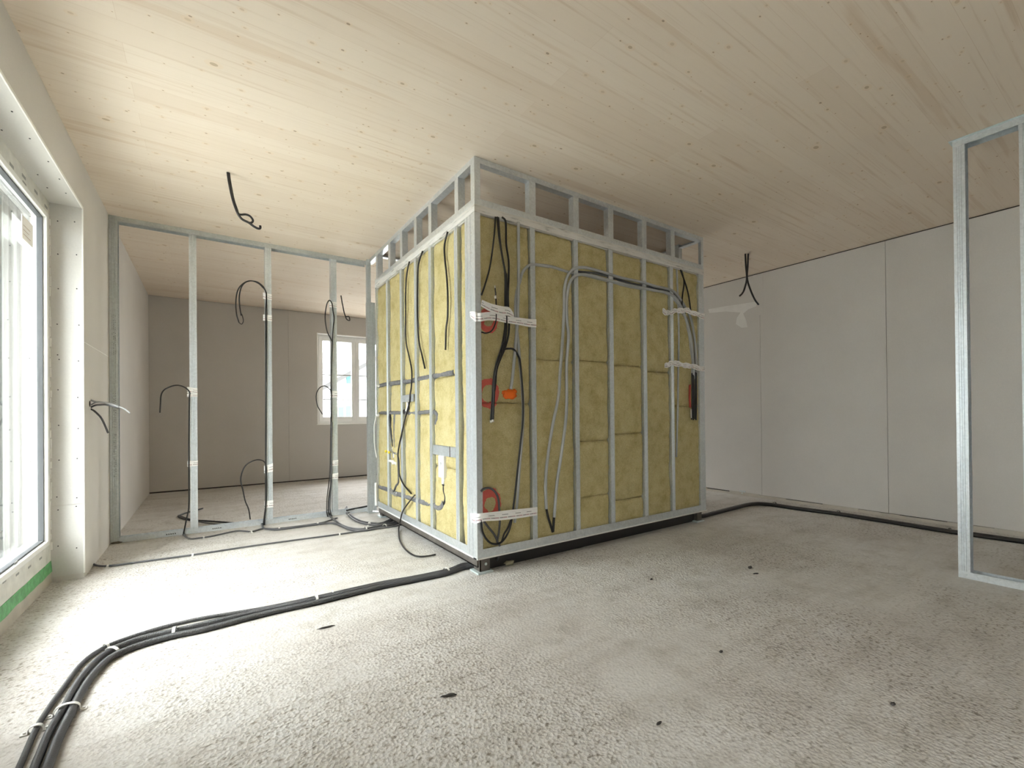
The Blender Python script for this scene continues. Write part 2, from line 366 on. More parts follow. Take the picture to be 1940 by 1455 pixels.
def lump(bm, c, r, amp=0.35, sub=2, sq=(1, 1, 1), seed=0):
    res = bmesh.ops.create_icosphere(bm, subdivisions=sub, radius=1)
    for v in res['verts']:
        k = 1+amp*noise.noise(v.co*1.7+Vector((seed, seed*2.1, 0)))
        v.co = Vector((v.co.x*sq[0], v.co.y*sq[1], v.co.z*sq[2]))*r*k + Vector(c)
def strip(bm, top, bot, t, nrm):
    "printed tape strip between a top and a bottom edge; uv.x in metres"
    uvl = bm.loops.layers.uv.verify(); T = smooth_path(top, 4); B = smooth_path(bot, 4); N = Vector(nrm)*t
    L = [0]
    for i in range(1, len(T)): L.append(L[-1]+(T[i]-T[i-1]).length)
    vs = [[bm.verts.new(p) for p in row] for row in (T, B, [p+N for p in T], [p+N for p in B])]
    def q(a, b, c, d, u): 
        f = bm.faces.new((a, b, c, d))
        for lo, w in zip(f.loops, u): lo[uvl].uv = w
    for i in range(len(T)-1):
        u0, u1 = L[i], L[i+1]
        q(vs[0][i], vs[1][i], vs[1][i+1], vs[0][i+1], ((u0,1),(u0,0),(u1,0),(u1,1)))
        q(vs[2][i+1], vs[3][i+1], vs[3][i], vs[2][i], ((u1,1),(u1,0),(u0,0),(u0,1)))
        q(vs[0][i+1], vs[2][i+1], vs[2][i], vs[0][i], ((u1,1),)*4); q(vs[1][i], vs[3][i], vs[3][i+1], vs[1][i+1], ((u0,0),)*4)
    for i in (0, -1): q(vs[0][i], vs[2][i], vs[3][i], vs[1][i], ((0, 1),)*4)
    bmesh.ops.recalc_face_normals(bm, faces=bm.faces)

# ================================================================== THE SETTING
def struct(name, mat, *bs, parent=None):
    o = boxes(name, mat, parent, *bs)
    if not parent: o['kind'] = 'structure'
    return o
struct('floor', M['floor'], (-1.05, YR-0.4, -0.25, XR+0.3, YB+0.4, 0))
struct('ceiling', M['ceiling'], (-1.05, YR-0.4, H, XR+0.3, YB+0.4, H+0.2))
# left wall round the two tall openings
ox = -1.05
g = 0.006
wall_left = struct('wall_left', M['board'],
    (ox, WY1, 0, XL, YB+0.3, H), (ox, VY1, 0, XL, WY0, H), (ox, YR-0.3, 0, XL, VY0, H), (ox, WY0, WZ1, XL, WY1, H), (ox, VY0, WZ1, XL, VY1, H))
struct('wall_back', M['dark'], (XL, YB+0.012, 0, BX0, YB+0.4, H), (BX1, YB+0.012, 0, DX0, YB+0.4, H), (DX1, YB+0.012, 0, XR+0.3, YB+0.4, H), (BX0, YB+0.012, 0, BX1, YB+0.4, BZ0), (BX0, YB+0.012, BZ1, BX1, YB+0.4, H), (DX0, YB+0.012, 0, DX1, YB+0.4, DZ0), (DX0, YB+0.012, BZ1, DX1, YB+0.4, H))
wb = bpy.data.objects['wall_back']
def panel(name, parent, mat, *b): return boxes(name, mat, parent, b)
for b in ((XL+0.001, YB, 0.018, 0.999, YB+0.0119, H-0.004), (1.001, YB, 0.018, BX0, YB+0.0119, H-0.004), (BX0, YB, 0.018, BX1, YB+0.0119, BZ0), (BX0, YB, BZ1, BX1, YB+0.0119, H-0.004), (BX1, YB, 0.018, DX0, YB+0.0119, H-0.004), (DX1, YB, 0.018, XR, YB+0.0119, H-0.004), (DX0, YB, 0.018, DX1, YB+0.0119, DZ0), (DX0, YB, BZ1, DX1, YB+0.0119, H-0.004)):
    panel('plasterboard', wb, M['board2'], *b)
wr = struct('wall_right', M['dark'], (XR+0.012, YR-0.3, 0, XR+0.3, YB, H))
seams = [YB, 6.26, 5.08, 3.86, 2.695, 1.532, 0.37, -0.79, -1.95, YR]
for a, b in zip(seams[1:], seams[:-1]): panel('plasterboard', wr, M['board'], XR, a+0.0016, 0.035, XR+0.0119, b-0.0016, H-0.012)
struct('wall_rear', M['board'], (XL, YR-0.4, 0, XR, YR, H))
# perimeter strip at the foot of the right wall
bm = bmesh.new(); yy = YR
while yy < YB-0.05:
    st = random.uniform(0.12, 0.4); h = random.uniform(0.022, 0.04); box(bm, XR-random.uniform(0.006, 0.014), yy, 0.0, XR+0.011, min(yy+st, YB), h); yy += st
o = link('baseboard_right', bm, M['upstand']); o['kind'] = 'structure'
# outside
o = boxes('terrain', M['meadow'], None, (-90, -90, -0.75, 90, 90, -0.45)); o['kind'] = 'structure'

o = boxes('wall_balcony_added', M['render2'], None, (-2.6, 5.06, -0.45, -1.06, 5.14, 2.75)); o['kind'] = 'structure'  # dark screen wall, added to grey down the view through the glass
xx = -1.06
for i in range(13):
    w_ = random.choice((0.05, 0.08, 0.12, 0.16)); boxes('board', M[random.choice(('render2', 'render3', 'render3', 'render'))], o, (xx-w_, 5.03+0.01*(i % 3), -0.45, xx-0.006, 5.06, 2.75)); xx -= w_
# inferred building across the yard, unseen, added to block the low sky
fac = boxes('unseen_building', M['render'], None, (-19, -14, -0.45, -13, 40, 6.0), (-19.3, -14.3, 6.0, -12.6, 40.3, 6.25)); tag(fac, 'unseen long pale building added across the yard, beyond the tall left window', 'building')
# reveal lining + corner bead + screws of the tall window
rl = boxes('reveal_lining', M['rboard'], wall_left, (XL-0.150, WY1-0.004, 0.462+0.002, XL-0.003, WY1, WZ1-0.004), (XL-0.150, WY1-0.004, 0.03, XL-0.003, WY1, 0.462-0.002))
boxes('reveal_lining', M['rboard'], wall_left, (XL-0.150, WY0, WZ1-0.004, XL-0.003, WY1, WZ1))
boxes('corner_bead', M['bead'], wall_left, (XL-0.003, WY1-0.009, 0.03, XL+0.004, WY1+0.004, WZ1+0.006), (XL-0.003, WY0, WZ1-0.009, XL+0.004, WY1+0.004, WZ1+0.006), bev=0.002)
def scr(p, ax):
    bm = bmesh.new(); lathe(bm, [(0.0034, -0.0015), (0.0034, 0.0008), (0.0012, 0.0012)], p, ax, 10); return link('screw', bm, M['screw'], rl)
for u, v in ((265,773),(343,777),(266,925),(352,928),(268,1084),(353,1084),(263,1247),(363,1251),(265,1388),(272,1409),(361,1416)):
    scr(hit(u/2.427, 100+v/2.425, 'y', WY1-0.005), 'y')
for u, v in ((291,102),(390,140),(294,280),(392,296),(296,454),(387,446),(285,639),(385,643),(291,704),(382,686),(291,885),(384,894)):
    scr(hit(u/2.645, 700+v/2.645, 'y', WY1-0.005), 'y')
for u, v in ((55,270),(8,355),(137,394),(222,500),(173,560),(273,580),(217,620),(303,645)):
    scr(hit(u/2.427, 100+v/2.425, 'z', WZ1-0.005), 'z')
# outer reveal with blind guide rails, coloured dark to cut sky glare through the glass
for xa, xb, mt, d in ((-0.930, -0.893, 'render2', 0.012), (-0.945, -0.933, 'render3', 0.020), (-0.962, -0.948, 'render4', 0.012), (-0.972, -0.965, 'render3', 0.026), (-0.988, -0.973, 'render2', 0.012), (-1.000, -0.990, 'render4', 0.018), (-1.049, -1.002, 'render2', 0.012)):
    boxes('outer_reveal', M[mt], wall_left, (xa, WY1-d, 0.14, xb, WY1-0.001, WZ1-0.001))
boxes('outer_reveal', M['render2'], wall_left, (-1.049, WY0, WZ1-0.012, -0.893, WY1-0.03, WZ1-0.001))
# horizontal board joint on the left wall next to the window
boxes('board_joint', M['bead'], wall_left, (XL, 3.845, 1.4725, XL+0.0008, YP-0.03, 1.4765))

def tall_window(name, y0, y1, detail):
    w = empty(name, (-0.85, (y0+y1)/2, 0), kind='structure')
    X = -0.80
    boxes('frame', M['film'], w, (X-0.09, y1-0.085, 0.13, X, y1, WZ1), (X-0.09, y0, 0.13, X, y0+0.085, WZ1), (X-0.09, y0+0.085, WZ1-0.105, X, y1-0.085, WZ1), (X-0.09, y0+0.085, 0.13, X, y1-0.085, 0.25), bev=0.003)
    a, b_, c, d = y0+0.078, y1-0.078, 0.243, WZ1-0.10
    sw = 0.030
    boxes('sash', M['white'], w, (X-0.05, b_-sw, c, X+0.012, b_, d), (X-0.05, a, c, X+0.012, a+sw, d), (X-0.05, a+sw, c, X+0.012, b_-sw, c+sw), (X-0.05, a+sw, d-sw, X+0.012, b_-sw, d), bev=0.004)
    a += sw; b_ -= sw; c += sw; d -= sw
    boxes('gasket', M['ink'], w, (X-0.03, b_-0.008, c, X-0.006, b_, d), (X-0.03, a, c, X-0.006, a+0.008, d), (X-0.03, a, c, X-0.006, b_, c+0.008), (X-0.03, a, d-0.008, X-0.006, b_, d))
    for k in range(3):
        bm = bmesh.new(); xx = X-0.022-0.018*k
        v = [bm.verts.new(p) for p in ((xx, a, c), (xx, b_, c), (xx, b_, d), (xx, a, d))]; bm.faces.new(v)
        link('glass_pane', bm, M['glass'], w)
    boxes('outer_dark_strip', M['render2'], w, (X-0.089, y1-0.0885, 0.14, X-0.066, y1-0.0852, WZ1-0.11), (X-0.089, y0+0.09, WZ1-0.109, X-0.066, y1-0.09, WZ1-0.106))  # dark strips added over the frame's outer side to stop it glaring
    boxes('upstand', M['upstand'], w, (X-0.12, y0, 0.0, X+0.004, y1, 0.072))
    bm = bmesh.new()   # hand-laid green sealing tape with a wavy lower edge
    n_ = int((y1-y0)/0.05); T = []; B = []
    for i in range(n_+1):
        y = y0+(y1-y0)*i/n_; T.append(Vector((X+0.002, y, 0.131+0.003*noise.noise(Vector((y*9, 0, 0)))))); B.append(Vector((X+0.0065, y, 0.068+0.012*noise.noise(Vector((y*7, 3, 0))))))
    strip(bm, T, B, 0.003, (-1, 0, 0)); link('sealing_tape', bm, M['green'], w)
    if detail:
        bm = bmesh.new()   # ragged foam tape between frame and reveal
        for i in range(34):
            z = 0.2+i*0.0615; s_ = random.uniform(0.004, 0.014); box(bm, X-0.001, y1-0.006-s_, z, X+random.uniform(0.003, 0.009), y1-0.0045, z+random.uniform(0.03, 0.06))
        link('foam_edge', bm, M['bead'], w)
        for u, v in ((77,1058),(56,1074),(33,1088),(8,1102),(70,1046),(30,1066)):
            p = hit(u, v, 'x', X); boxes('film_print', M['mark'], w, (X-0.001, p.y-0.022, p.z-0.005, X+0.0008, p.y+0.022, p.z+0.006))
        for u, v in ((22,314),(45,335),(46,348),(68,364),(87,392)):
            p = hit(u, v, 'x', X); boxes('film_print', M['mark'], w, (X-0.001, p.y-0.028, p.z-0.008, X+0.0008, p.y+0.028, p.z+0.008))
        boxes('sticker', M['paper'], w, (X-0.0217, 3.435, 1.958, X-0.0205, 3.615, 2.085))
        boxes('sticker_print', M['brown'], w, *[(X-0.0205, 3.455, 1.985+0.024*i, X-0.0201, 3.455+q, 1.9875+0.024*i) for i, q in enumerate((0.12, 0.09, 0.11))])
    return w
tall_window('window_1', WY0, WY1, True)
tall_window('unseen_window_3', VY0, VY1, False)
# back window: outer frame, two sashes with thin glazing bars
def back_window(name, BX0, BX1, BZ0=BZ0):
    w2 = empty(name, ((BX0+BX1)/2, YB+0.15, BZ0), kind='structure')
    yf = YB+0.10
    boxes('reveal', M['bead'], w2, (BX0, YB-0.004, BZ0, BX0+0.012, YB+0.16, BZ1), (BX1-0.012, YB-0.004, BZ0, BX1, YB+0.16, BZ1), (BX0, YB-0.004, BZ1-0.012, BX1, YB+0.16, BZ1), (BX0-0.01, YB-0.012, BZ0, BX1+0.01, YB+0.16, BZ0+0.012), bev=0.002)
    fi = 0.045
    boxes('frame', M['white'], w2, (BX0+0.012, yf, BZ0+0.012, BX0+fi, yf+0.07, BZ1-0.012), (BX1-fi, yf, BZ0+0.012, BX1-0.012, yf+0.07, BZ1-0.012), (BX0+fi, yf, BZ1-fi, BX1-fi, yf+0.07, BZ1-0.012), (BX0+fi, yf, BZ0+0.012, BX1-fi, yf+0.07, BZ0+fi+0.01), bev=0.003)
    mx_ = (BX0+BX1)/2
    for a, b in ((BX0+fi, mx_-0.002), (mx_+0.002, BX1-fi)):
        c, d, sw = BZ0+fi+0.01, BZ1-fi, 0.058
        boxes('sash', M['white'], w2, (a, yf-0.012, c, a+sw, yf+0.05, d), (b-sw, yf-0.012, c, b, yf+0.05, d), (a+sw, yf-0.012, c, b-sw, yf+0.05, c+sw+0.01), (a+sw, yf-0.012, d-sw, b-sw, yf+0.05, d), bev=0.003)
        a += sw; b -= sw; c += sw+0.01; d -= sw
        bm = bmesh.new(); v = [bm.verts.new(p) for p in ((a, yf+0.02, c), (b, yf+0.02, c), (b, yf+0.02, d), (a, yf+0.02, d))]; bm.faces.new(v); link('glass_pane', bm, M['glass'], w2)
        for v_ in (711, 757):
            z = hit(650, v_, 'y', yf).z; boxes('glazing_bar', M['mark'], w2, (a, yf+0.012, z-0.008, b, yf+0.028, z+0.008))
back_window('window_2', BX0, BX1)
back_window('unseen_window_5', DX0, DX1, DZ0)

# ================================================================== STEEL STUD PARTITION (far left)
pt = empty('stud_partition', (0.4, YP, 0), 'bare galvanised stud partition frame standing between the left wall and the insulated pod', 'partition frame')
Dp = 0.075
px = lambda a, b, c: (a, YP+b, c)
track('bottom_track', pt, M['steel'], Dp, 0.040, XL+0.002, 1.37, lambda a, b, c: (c, YP+a, b+0.001), True)
track('top_track', pt, M['steel_dull'], Dp, 0.040, XL+0.002, 1.37, lambda a, b, c: (c, YP+a, H-0.001+b), False)
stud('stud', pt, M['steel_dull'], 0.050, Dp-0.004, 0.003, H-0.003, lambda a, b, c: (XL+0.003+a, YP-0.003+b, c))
for x0 in (-0.135, 0.437, 1.016):
    stud('stud', pt, M['steel'], 0.050, Dp-0.004, 0.003, H-0.003, lambda a, b, c, x0=x0: (x0+a, YP+0.002+b, c))
# telescoping post against the pod
stud('post', pt, M['steel_dull'], 0.034, 0.045, 0.003, H-0.003, lambda a, b, c: (1.352+a, YP-0.075+b, c), ribs=False)
zt = hit(705, 573, 'y', 4.62).z
post = stud('post_sleeve', pt, M['steel_dull'], 0.078, 0.05, 0.02, zt, lambda a, b, c: (1.345+a, YP-0.090+b, c), ribs=True)
boxes('foot_plate', M['steel_dull'], pt, (1.34, YP-0.12, 0.001, 1.44, YP-0.02, 0.006))
# printed lettering on the end stud, reading downwards
def print_text(txt, x, y, z, size, parent, mat=None):
    cu = bpy.data.curves.new('lettering', 'FONT'); cu.body = txt; cu.size = size; cu.extrude = 0.0002; cu.materials.append(mat or M['ink'])
    o = bpy.data.objects.new('printed_lettering', cu); COL.objects.link(o)
    o.parent = parent; o.matrix_parent_inverse = Matrix.Translation(parent.location).inverted()
    o.matrix_basis = Matrix.Translation((x, y, z)) @ Matrix.Rotation(math.radians(90), 4, 'Y') @ Matrix.Rotation(math.radians(90), 4, 'X')
    return o
for txt, v in (('()  Profil  CW 50 - 06', 596), ('1 EW   EAN 18012', 743), ('EN 14195-A1 140926 20-14', 822)):
    p = hit(215, v, 'y', YP-0.004)
    print_text(txt, -0.632, YP-0.0038, p.z, 0.036 if v != 822 else 0.030, pt)
for x, v in ((0.02, 999), (-0.3, 1015), (0.62, 993)):
    boxes('ink_stamp', M['ink'], pt, *[(x+0.014*i, YP-0.0006, 0.016, x+0.014*i+0.008, YP-0.0001, 0.026) for i in range(5)])
for x in (-0.10, 0.46, 1.04):
    bm = bmesh.new(); lathe(bm, [(0.010, -0.004), (0.010, 0.0), (0.006, 0.003)], (x-0.045, YP-0.002, 0.022), 'y', 12); link('anchor', bm, M['foot'], pt)

# white tape bands wrapped round the studs and their cables
def band(x0, z, w, h, tilt, label, d=0.022, y=YP):
    bm = bmesh.new(); uvl = bm.loops.layers.uv.verify()
    pts = [(x0-0.016, y+d), (x0-0.018, y-0.006), (x0+0.004, y-0.008), (x0+w-0.004, y-0.006), (x0+w+0.003, y-0.002), (x0+w+0.003, y+d)]
    T = [Vector((a, b, z+h/2+tilt*(a-x0)+0.003*noise.noise(Vector((a*60, z*9, 0))))) for a, b in pts]; B = [Vector((a, b, z-h/2+tilt*(a-x0)*0.6+0.003*noise.noise(Vector((a*50, z*7, 4))))) for a, b in pts]
    strip(bm, T, B, 0.0012, (0, -0.3, 0)); return tag(link('tape_band', bm, M['tape']), label, 'tape', 'white tape bands on the partition studs')
for x0, v, h, tl, lb in ((-0.135, 742, 0.050, -0.15, 'white tape band at mid height on the stud nearest the left wall'),
    (-0.135, 751, 0.026, 0.05, 'narrow white tape layer under the mid height band on the stud nearest the left wall'),
    (-0.135, 870, 0.045, 0.05, 'white tape band at knee height on the stud nearest the left wall'),
    (0.437, 562, 0.055, -0.1, 'topmost white tape band on the middle bare stud beside a looped black cable'),
    (0.437, 603, 0.055, 0.0, 'white tape band just below the topmost one on the middle bare stud'),
    (0.437, 888, 0.070, 0.3, 'crooked white tape band at knee height on the middle bare stud'),
    (0.437, 955, 0.065, 0.0, 'lowest white tape band on the middle bare stud'),
    (1.016, 578, 0.055, 0.05, 'topmost white tape band on the bare stud in front of the back window'),
    (1.016, 747, 0.065, 0.05, 'white tape band in front of the bright window on the bare stud'),
    (1.016, 877, 0.055, 0.05, 'white tape band below the window sill on the bare stud'),
    (1.016, 902, 0.055, 0.05, 'lowest white tape band on the bare stud in front of the back window')):
    band(x0, hit(510, v, 'y', YP).z if x0 < 1 else hit(634, v, 'y', YP).z, 0.050, h, tl, lb)

# cables on the partition
cp = YP-0.012; G = 'black cables tied to the partition studs'
def ycab(pts, label, r=0.0055, y=cp, mat='black', grp=G, name='cable'):
    return cable(name, pl(pts, 'y', y), r, M[mat], label, group=grp)
ycab([(303,782),(304,765),(305,750),(309,741),(317,735),(333,730),(348,733),(359,743),(358.5,760),(357.8,850),(358,914),(357.6,961),(354,980),(350,1000),(347,1014)], 'thin black cable hooking out to the left of the stud nearest the left wall')
ycab([(453,611.5),(448,594),(447,569),(451,549),(461,537),(473.6,532),(486,535),(496,542.5),(504.5,557),(503.4,600),(503.4,700),(503,860),(503,950),(501,975),(498,999)], 'black cable hanging in a long loop from the top tape of the middle bare stud')
ycab([(457,598),(454,580),(453.5,560),(458,543),(467,534),(480,532.5),(492,537),(503,551),(504.6,575),(504.4,700),(504,860),(504,950),(502,980),(501,1000)], 'second black cable arching just inside the long loop on the middle bare stud')
ycab([(453,611.5),(458,614),(461,608),(459,598),(457,594)], 'pale stripped end turned up at the foot of the long black loop', r=0.004)
ycab([(474,984),(471,965),(464.5,948.5),(460,928),(456,908),(461,889),(470,878),(485,871.5),(498,873),(504,882),(505,900),(505,940),(501,985),(497,1001)], 'black cable bowing out at knee height from the middle bare stud towards the floor')
ycab([(630,648),(626,641),(619,625),(616,600),(619,577.5),(624,569),(629,575.5),(631,590),(633,604),(630.5,631),(628,700),(628,790),(627.5,850),(627,910),(623,940),(622,965),(626,984)], 'black cable forming a narrow upright loop on the stud in front of the window')
ycab([(611,785),(605.5,776),(601,767),(599,749),(604.5,736),(614,731),(623,736),(627.5,747),(626.8,800),(626,850),(624.5,900),(620,940),(619,968),(623,986)], 'thin black cable arching across the lower left corner of the window', r=0.0045)
ycab([(628.6,800),(628.2,850),(627.6,910),(625.5,940),(625,965),(631,986)], 'dark grey cable dropping down the stud in front of the window to the floor', r=0.007, mat='charcoal')

# cable hanging from ceiling in the back room
cable('ceiling_cable', [Vector((*hit(646,560,'z',H-0.001)[:2], H-0.001))]+pl([(649,577.5),(654,598),(661,600),(662.5,607),(657,605),(654,598)], 'y', 6.23), 0.0075, M['black'], 'black cable hanging from the wooden ceiling of the back room near the window', group='cables hanging from the ceiling')

# ================================================================== THE INSULATED POD
FX, FY = 1.373, 2.431          # front planes of its left and right faces
PX1, PY1 = 3.768, 4.442
pod = empty('bathroom_pod', (FX, FY, 0.10), 'prefabricated bathroom pod of galvanised studs raised on short feet in mid room', 'prefab pod')
Z0, Z1 = 0.105, 2.298
# left face (x = FX): a runs along y, b runs inwards along x
lp = lambda a, b, c: (FX+b, a, c)
rp = lambda a, b, c: (a, FY+b, c)
# corner post seen on both faces
bm = bmesh.new()
prof = [(FX-0.003, FY+0.127)] + [p for q in (0.095, 0.052) for p in ((FX-0.003, FY+q+0.004), (FX+0.0015, FY+q+0.0015), (FX+0.0015, FY+q-0.0015), (FX-0.003, FY+q-0.004))] + [(FX-0.003, FY-0.003), (FX+0.036, FY-0.003)]
sheet(bm, prof[::-1], 0.0015, lambda a, b, c: (a, b, c), 0.104, Z1-0.047); link('corner_post', bm, M['steel'], pod)
for v in (441, 462, 479):
    p = hit(893, v, 'x', FX-0.003); bm = bmesh.new(); lathe(bm, [(0.007, -0.0015), (0.007, 0.0006)], p, 'x', 10); link('punched_hole', bm, M['crumb'], pod)
for c in (4.10, 3.737, 3.409, 3.122, 2.696):
    stud('stud', pod, M['steel'], 0.046, 0.048, Z0+0.002, Z1-0.046, lambda a, b, c_, c=c: (FX+0.001+b, c-0.023+a, c_), ribs=True)
stud('stud', pod, M['steel'], 0.030, 0.048, Z0+0.002, Z1-0.046, lambda a, b, c_: (FX+0.001+b, PY1-0.03+a, c_), ribs=False)
RS = [(1.799, 1.837), (2.189, 2.227), (2.544, 2.587), (2.932, 2.974), (3.285, 3.325)]
for a0, a1 in RS:
    stud('stud', pod, M['steel'], a1-a0, 0.048, Z0+0.002, Z1-0.046, lambda a, b, c, a0=a0: (a0+a, FY+0.001+b, c), ribs=True)
stud('end_post', pod, M['steel'], PX1-3.690, 0.06, Z0+0.002, Z1-0.046, lambda a, b, c: (3.690+a, FY+0.0005+b, c), ribs=False)
for z in (2.006, 1.676, 1.338, 0.703, 0.257):
    boxes('slot', M['dark'], pod, (3.738, FY-0.0006, z-0.022, 3.750, FY+0.002, z+0.022))
# tracks
def frame_ring(name, mat, z0, z1, t=0.0015, out=0.0, d=0.05, parent=None, px1=PX1, py1=PY1):
    x0, y0, x1, y1 = FX-out, FY-out, px1+out, py1+out
    for nm, b, ex in (('front', (x0, y0, z0, x1, y0+t, z1), (x0, y0+t, z0, x1, y0+d, z0+t)), ('rear', (x0, y1-t, z0, x1, y1, z1), (x0, y1-d, z0, x1, y1-t, z0+t)),
        ('left', (x0, y0+t, z0, x0+t, y1-t, z1), (x0+t, y0+d, z0, x0+d, y1-d, z0+t)), ('far', (x1-t, y0+t, z0, x1, y1-t, z1), (x1-d, y0+d, z0, x1-t, y1-d, z0+t))):
        boxes(name, mat, parent, b, ex)
frame_ring('bottom_track', M['steel'], 0.103, 0.155, out=0.0015, parent=pod)
frame_ring('bottom_ledge', M['white'], 0.094, 0.103, out=0.006, parent=pod, t=0.01)
frame_ring('top_track', M['worn'], 2.252, 2.300, out=0.004, parent=pod, t=0.003)
boxes('inner_wall', M['inner'], pod, (FX+0.082, FY+0.084, 0.11, PX1-0.02, PY1-0.01, 2.245))
boxes('lid', M['board'], pod, (FX+0.01, FY+0.01, 2.246, PX1-0.01, PY1-0.005, 2.26))
boxes('base_beam', M['base'], pod, (FX+0.012, FY+0.03, 0.038, FX+0.030, PY1-0.02, 0.094), (FX+0.012, FY+0.03, 0.038, FX+0.07, PY1-0.02, 0.045))
boxes('base_beam', M['black'], pod, (FX+0.09, FY+0.055, 0.003, PX1-0.06, FY+0.075, 0.094))  # recessed beam, blackened down to the floor in place of the shadow gap
boxes('base_beam', M['base'], pod, (PX1-0.07, FY+0.10, 0.03, PX1-0.04, PY1-0.05, 0.094))
boxes('base_floor', M['base'], pod, (FX+0.03, FY+0.05, 0.070, PX1-0.03, PY1-0.03, 0.094))
for i, (x, y) in enumerate(((FX+0.055, FY+0.05), (FX+0.055, PY1-0.06), (PX1-0.07, FY+0.06), (PX1-0.07, PY1-0.06))):
    f = boxes('foot', M['base'], pod, (x-0.032, y-0.036, 0.012, x-0.026, y+0.04, 0.094), (x-0.032, y-0.036, 0.012, x+0.04, y-0.030, 0.094), (x-0.03, y-0.03, 0.085, x+0.04, y+0.04, 0.094))
    boxes('foot_plate', M['foot'], f, (x-0.055, y-0.055, 0.0005, x+0.055, y+0.055, 0.012), bev=0.002)
    if i == 0:
        bm = bmesh.new(); lathe(bm, [(0.009, -0.002), (0.009, 0.002)], (x+0.01, y-0.037, 0.055), 'y', 12); link('hole', bm, M['foot'], f)

# mineral wool slabs between the studs
WG = 'mineral wool slabs packed between the pod studs'
def slab(a0, a1, z0, z1, place, seed, label, amp=0.009):
    bm = bmesh.new(); na = max(6, int((a1-a0)/0.014)); nz_ = max(6, int((z1-z0)/0.02)); dep = 0.060
    def edge(z, s): return 0.006*noise.noise(Vector((z*14, seed*3.1+s, 1)))+0.004*noise.noise(Vector((z*45, seed+s*5, 9)))
    F = []
    for j in range(nz_+1):
        z = z0+(z1-z0)*j/nz_; row = []
        for i in range(na+1):
            u = i/na; a = a0+(a1-a0)*u
            if i == 0: a += abs(edge(z, 0))
            if i == na: a -= abs(edge(z, 1))
            zz = z + (0.005*noise.noise(Vector((a*22, seed, 3))) if j in (0, nz_) else 0)
            b = amp*noise.fractal(Vector((a*7, z*5, seed*1.7)), 1.0, 2.0, 4)
            b += 0.004*noise.noise(Vector((a*40, z*40, seed)))
            e = min(i, na-i)/na*(a1-a0); ez = min(j, nz_-j)/nz_*(z1-z0)
            b += 0.012*max(0, 1-e/0.02)**2 + 0.010*max(0, 1-ez/0.022)**2
            row.append(bm.verts.new(place(a, max(-0.010, b), zz)))
        F.append(row)
    for j in range(nz_):
        for i in range(na):
            f = bm.faces.new((F[j][i], F[j][i+1], F[j+1][i+1], F[j+1][i])); f.smooth = True
    ring = [F[0][i] for i in range(na+1)] + [F[j][na] for j in range(1, nz_+1)] + [F[nz_][i] for i in range(na-1, -1, -1)] + [F[j][0] for j in range(nz_-1, 0, -1)]
    def back(k):
        v = ring[k].co; return v
    inv = []
    n0, n1, n2 = na, na+nz_, 2*na+nz_
    for k, v in enumerate(ring):
        if k <= n0: a, z = a0+(a1-a0)*k/na, z0
        elif k <= n1: a, z = a1, z0+(z1-z0)*(k-n0)/nz_
        elif k <= n2: a, z = a1-(a1-a0)*(k-n1)/na, z1
        else: a, z = a0, z1-(z1-z0)*(k-n2)/nz_
        inv.append(bm.verts.new(place(a, dep, z)))
    for k in range(len(ring)):
        q = (k+1) % len(ring); bm.faces.new((ring[q], ring[k], inv[k], inv[q]))
    bm.faces.new(inv); bmesh.ops.recalc_face_normals(bm, faces=bm.faces)
    return tag(link('wool_slab', bm, M['wool']), label, 'insulation', WG)
ords = ['first', 'second', 'third', 'fourth', 'fifth', 'sixth']
def bay(face, k, a0, a1, cuts, place, back=0.018):
    zs = [0.122] + cuts + [2.248]; n_ = len(zs)-1
    nm = {1: ['full height'], 2: ['lower', 'upper'], 3: ['lower', 'middle', 'upper'], 4: ['bottom', 'lower middle', 'upper middle', 'top']}[n_]
    for i in range(n_):
        slab(a0, a1, zs[i]+0.001, zs[i+1]-0.001, place, k*3+i+(20 if face == 'dark' else 0),
             '%s %s wool slab, %s bay from the corner post, %s face' % (nm[i], 'bright yellow' if face != 'dark' else 'olive yellow', ords[k], 'shaded right' if face == 'dark' else 'lit left'))
lpl = lambda a, b, z: (FX+0.011+b, a, z); rpl = lambda a, b, z: (a, FY+0.011+b, z)
lb = [(FY+0.100, 2.648), (2.722, 3.087), (3.148, 3.374), (3.434, 3.698), (3.766, 4.060), (4.130, 4.414)]
lc = [[], [0.62, 1.262], [0.995], [1.262], [1.27], [1.0, 1.28]]
for k, ((a0, a1), c) in enumerate(zip(lb, lc)): bay('lit', k, a0, a1, c, lpl)
rb_ = [(FX+0.030, 1.796), (1.838, 2.186), (2.228, 2.541), (2.588, 2.929), (2.975, 3.282), (3.326, 3.700)]
rc = [[1.066], [1.367], [0.377, 0.789, 1.384], [0.314, 0.832, 1.369], [1.335], [1.05]]
for k, ((a0, a1), c) in enumerate(zip(rb_, rc)): bay('dark', k, a0, a1, c, rpl)

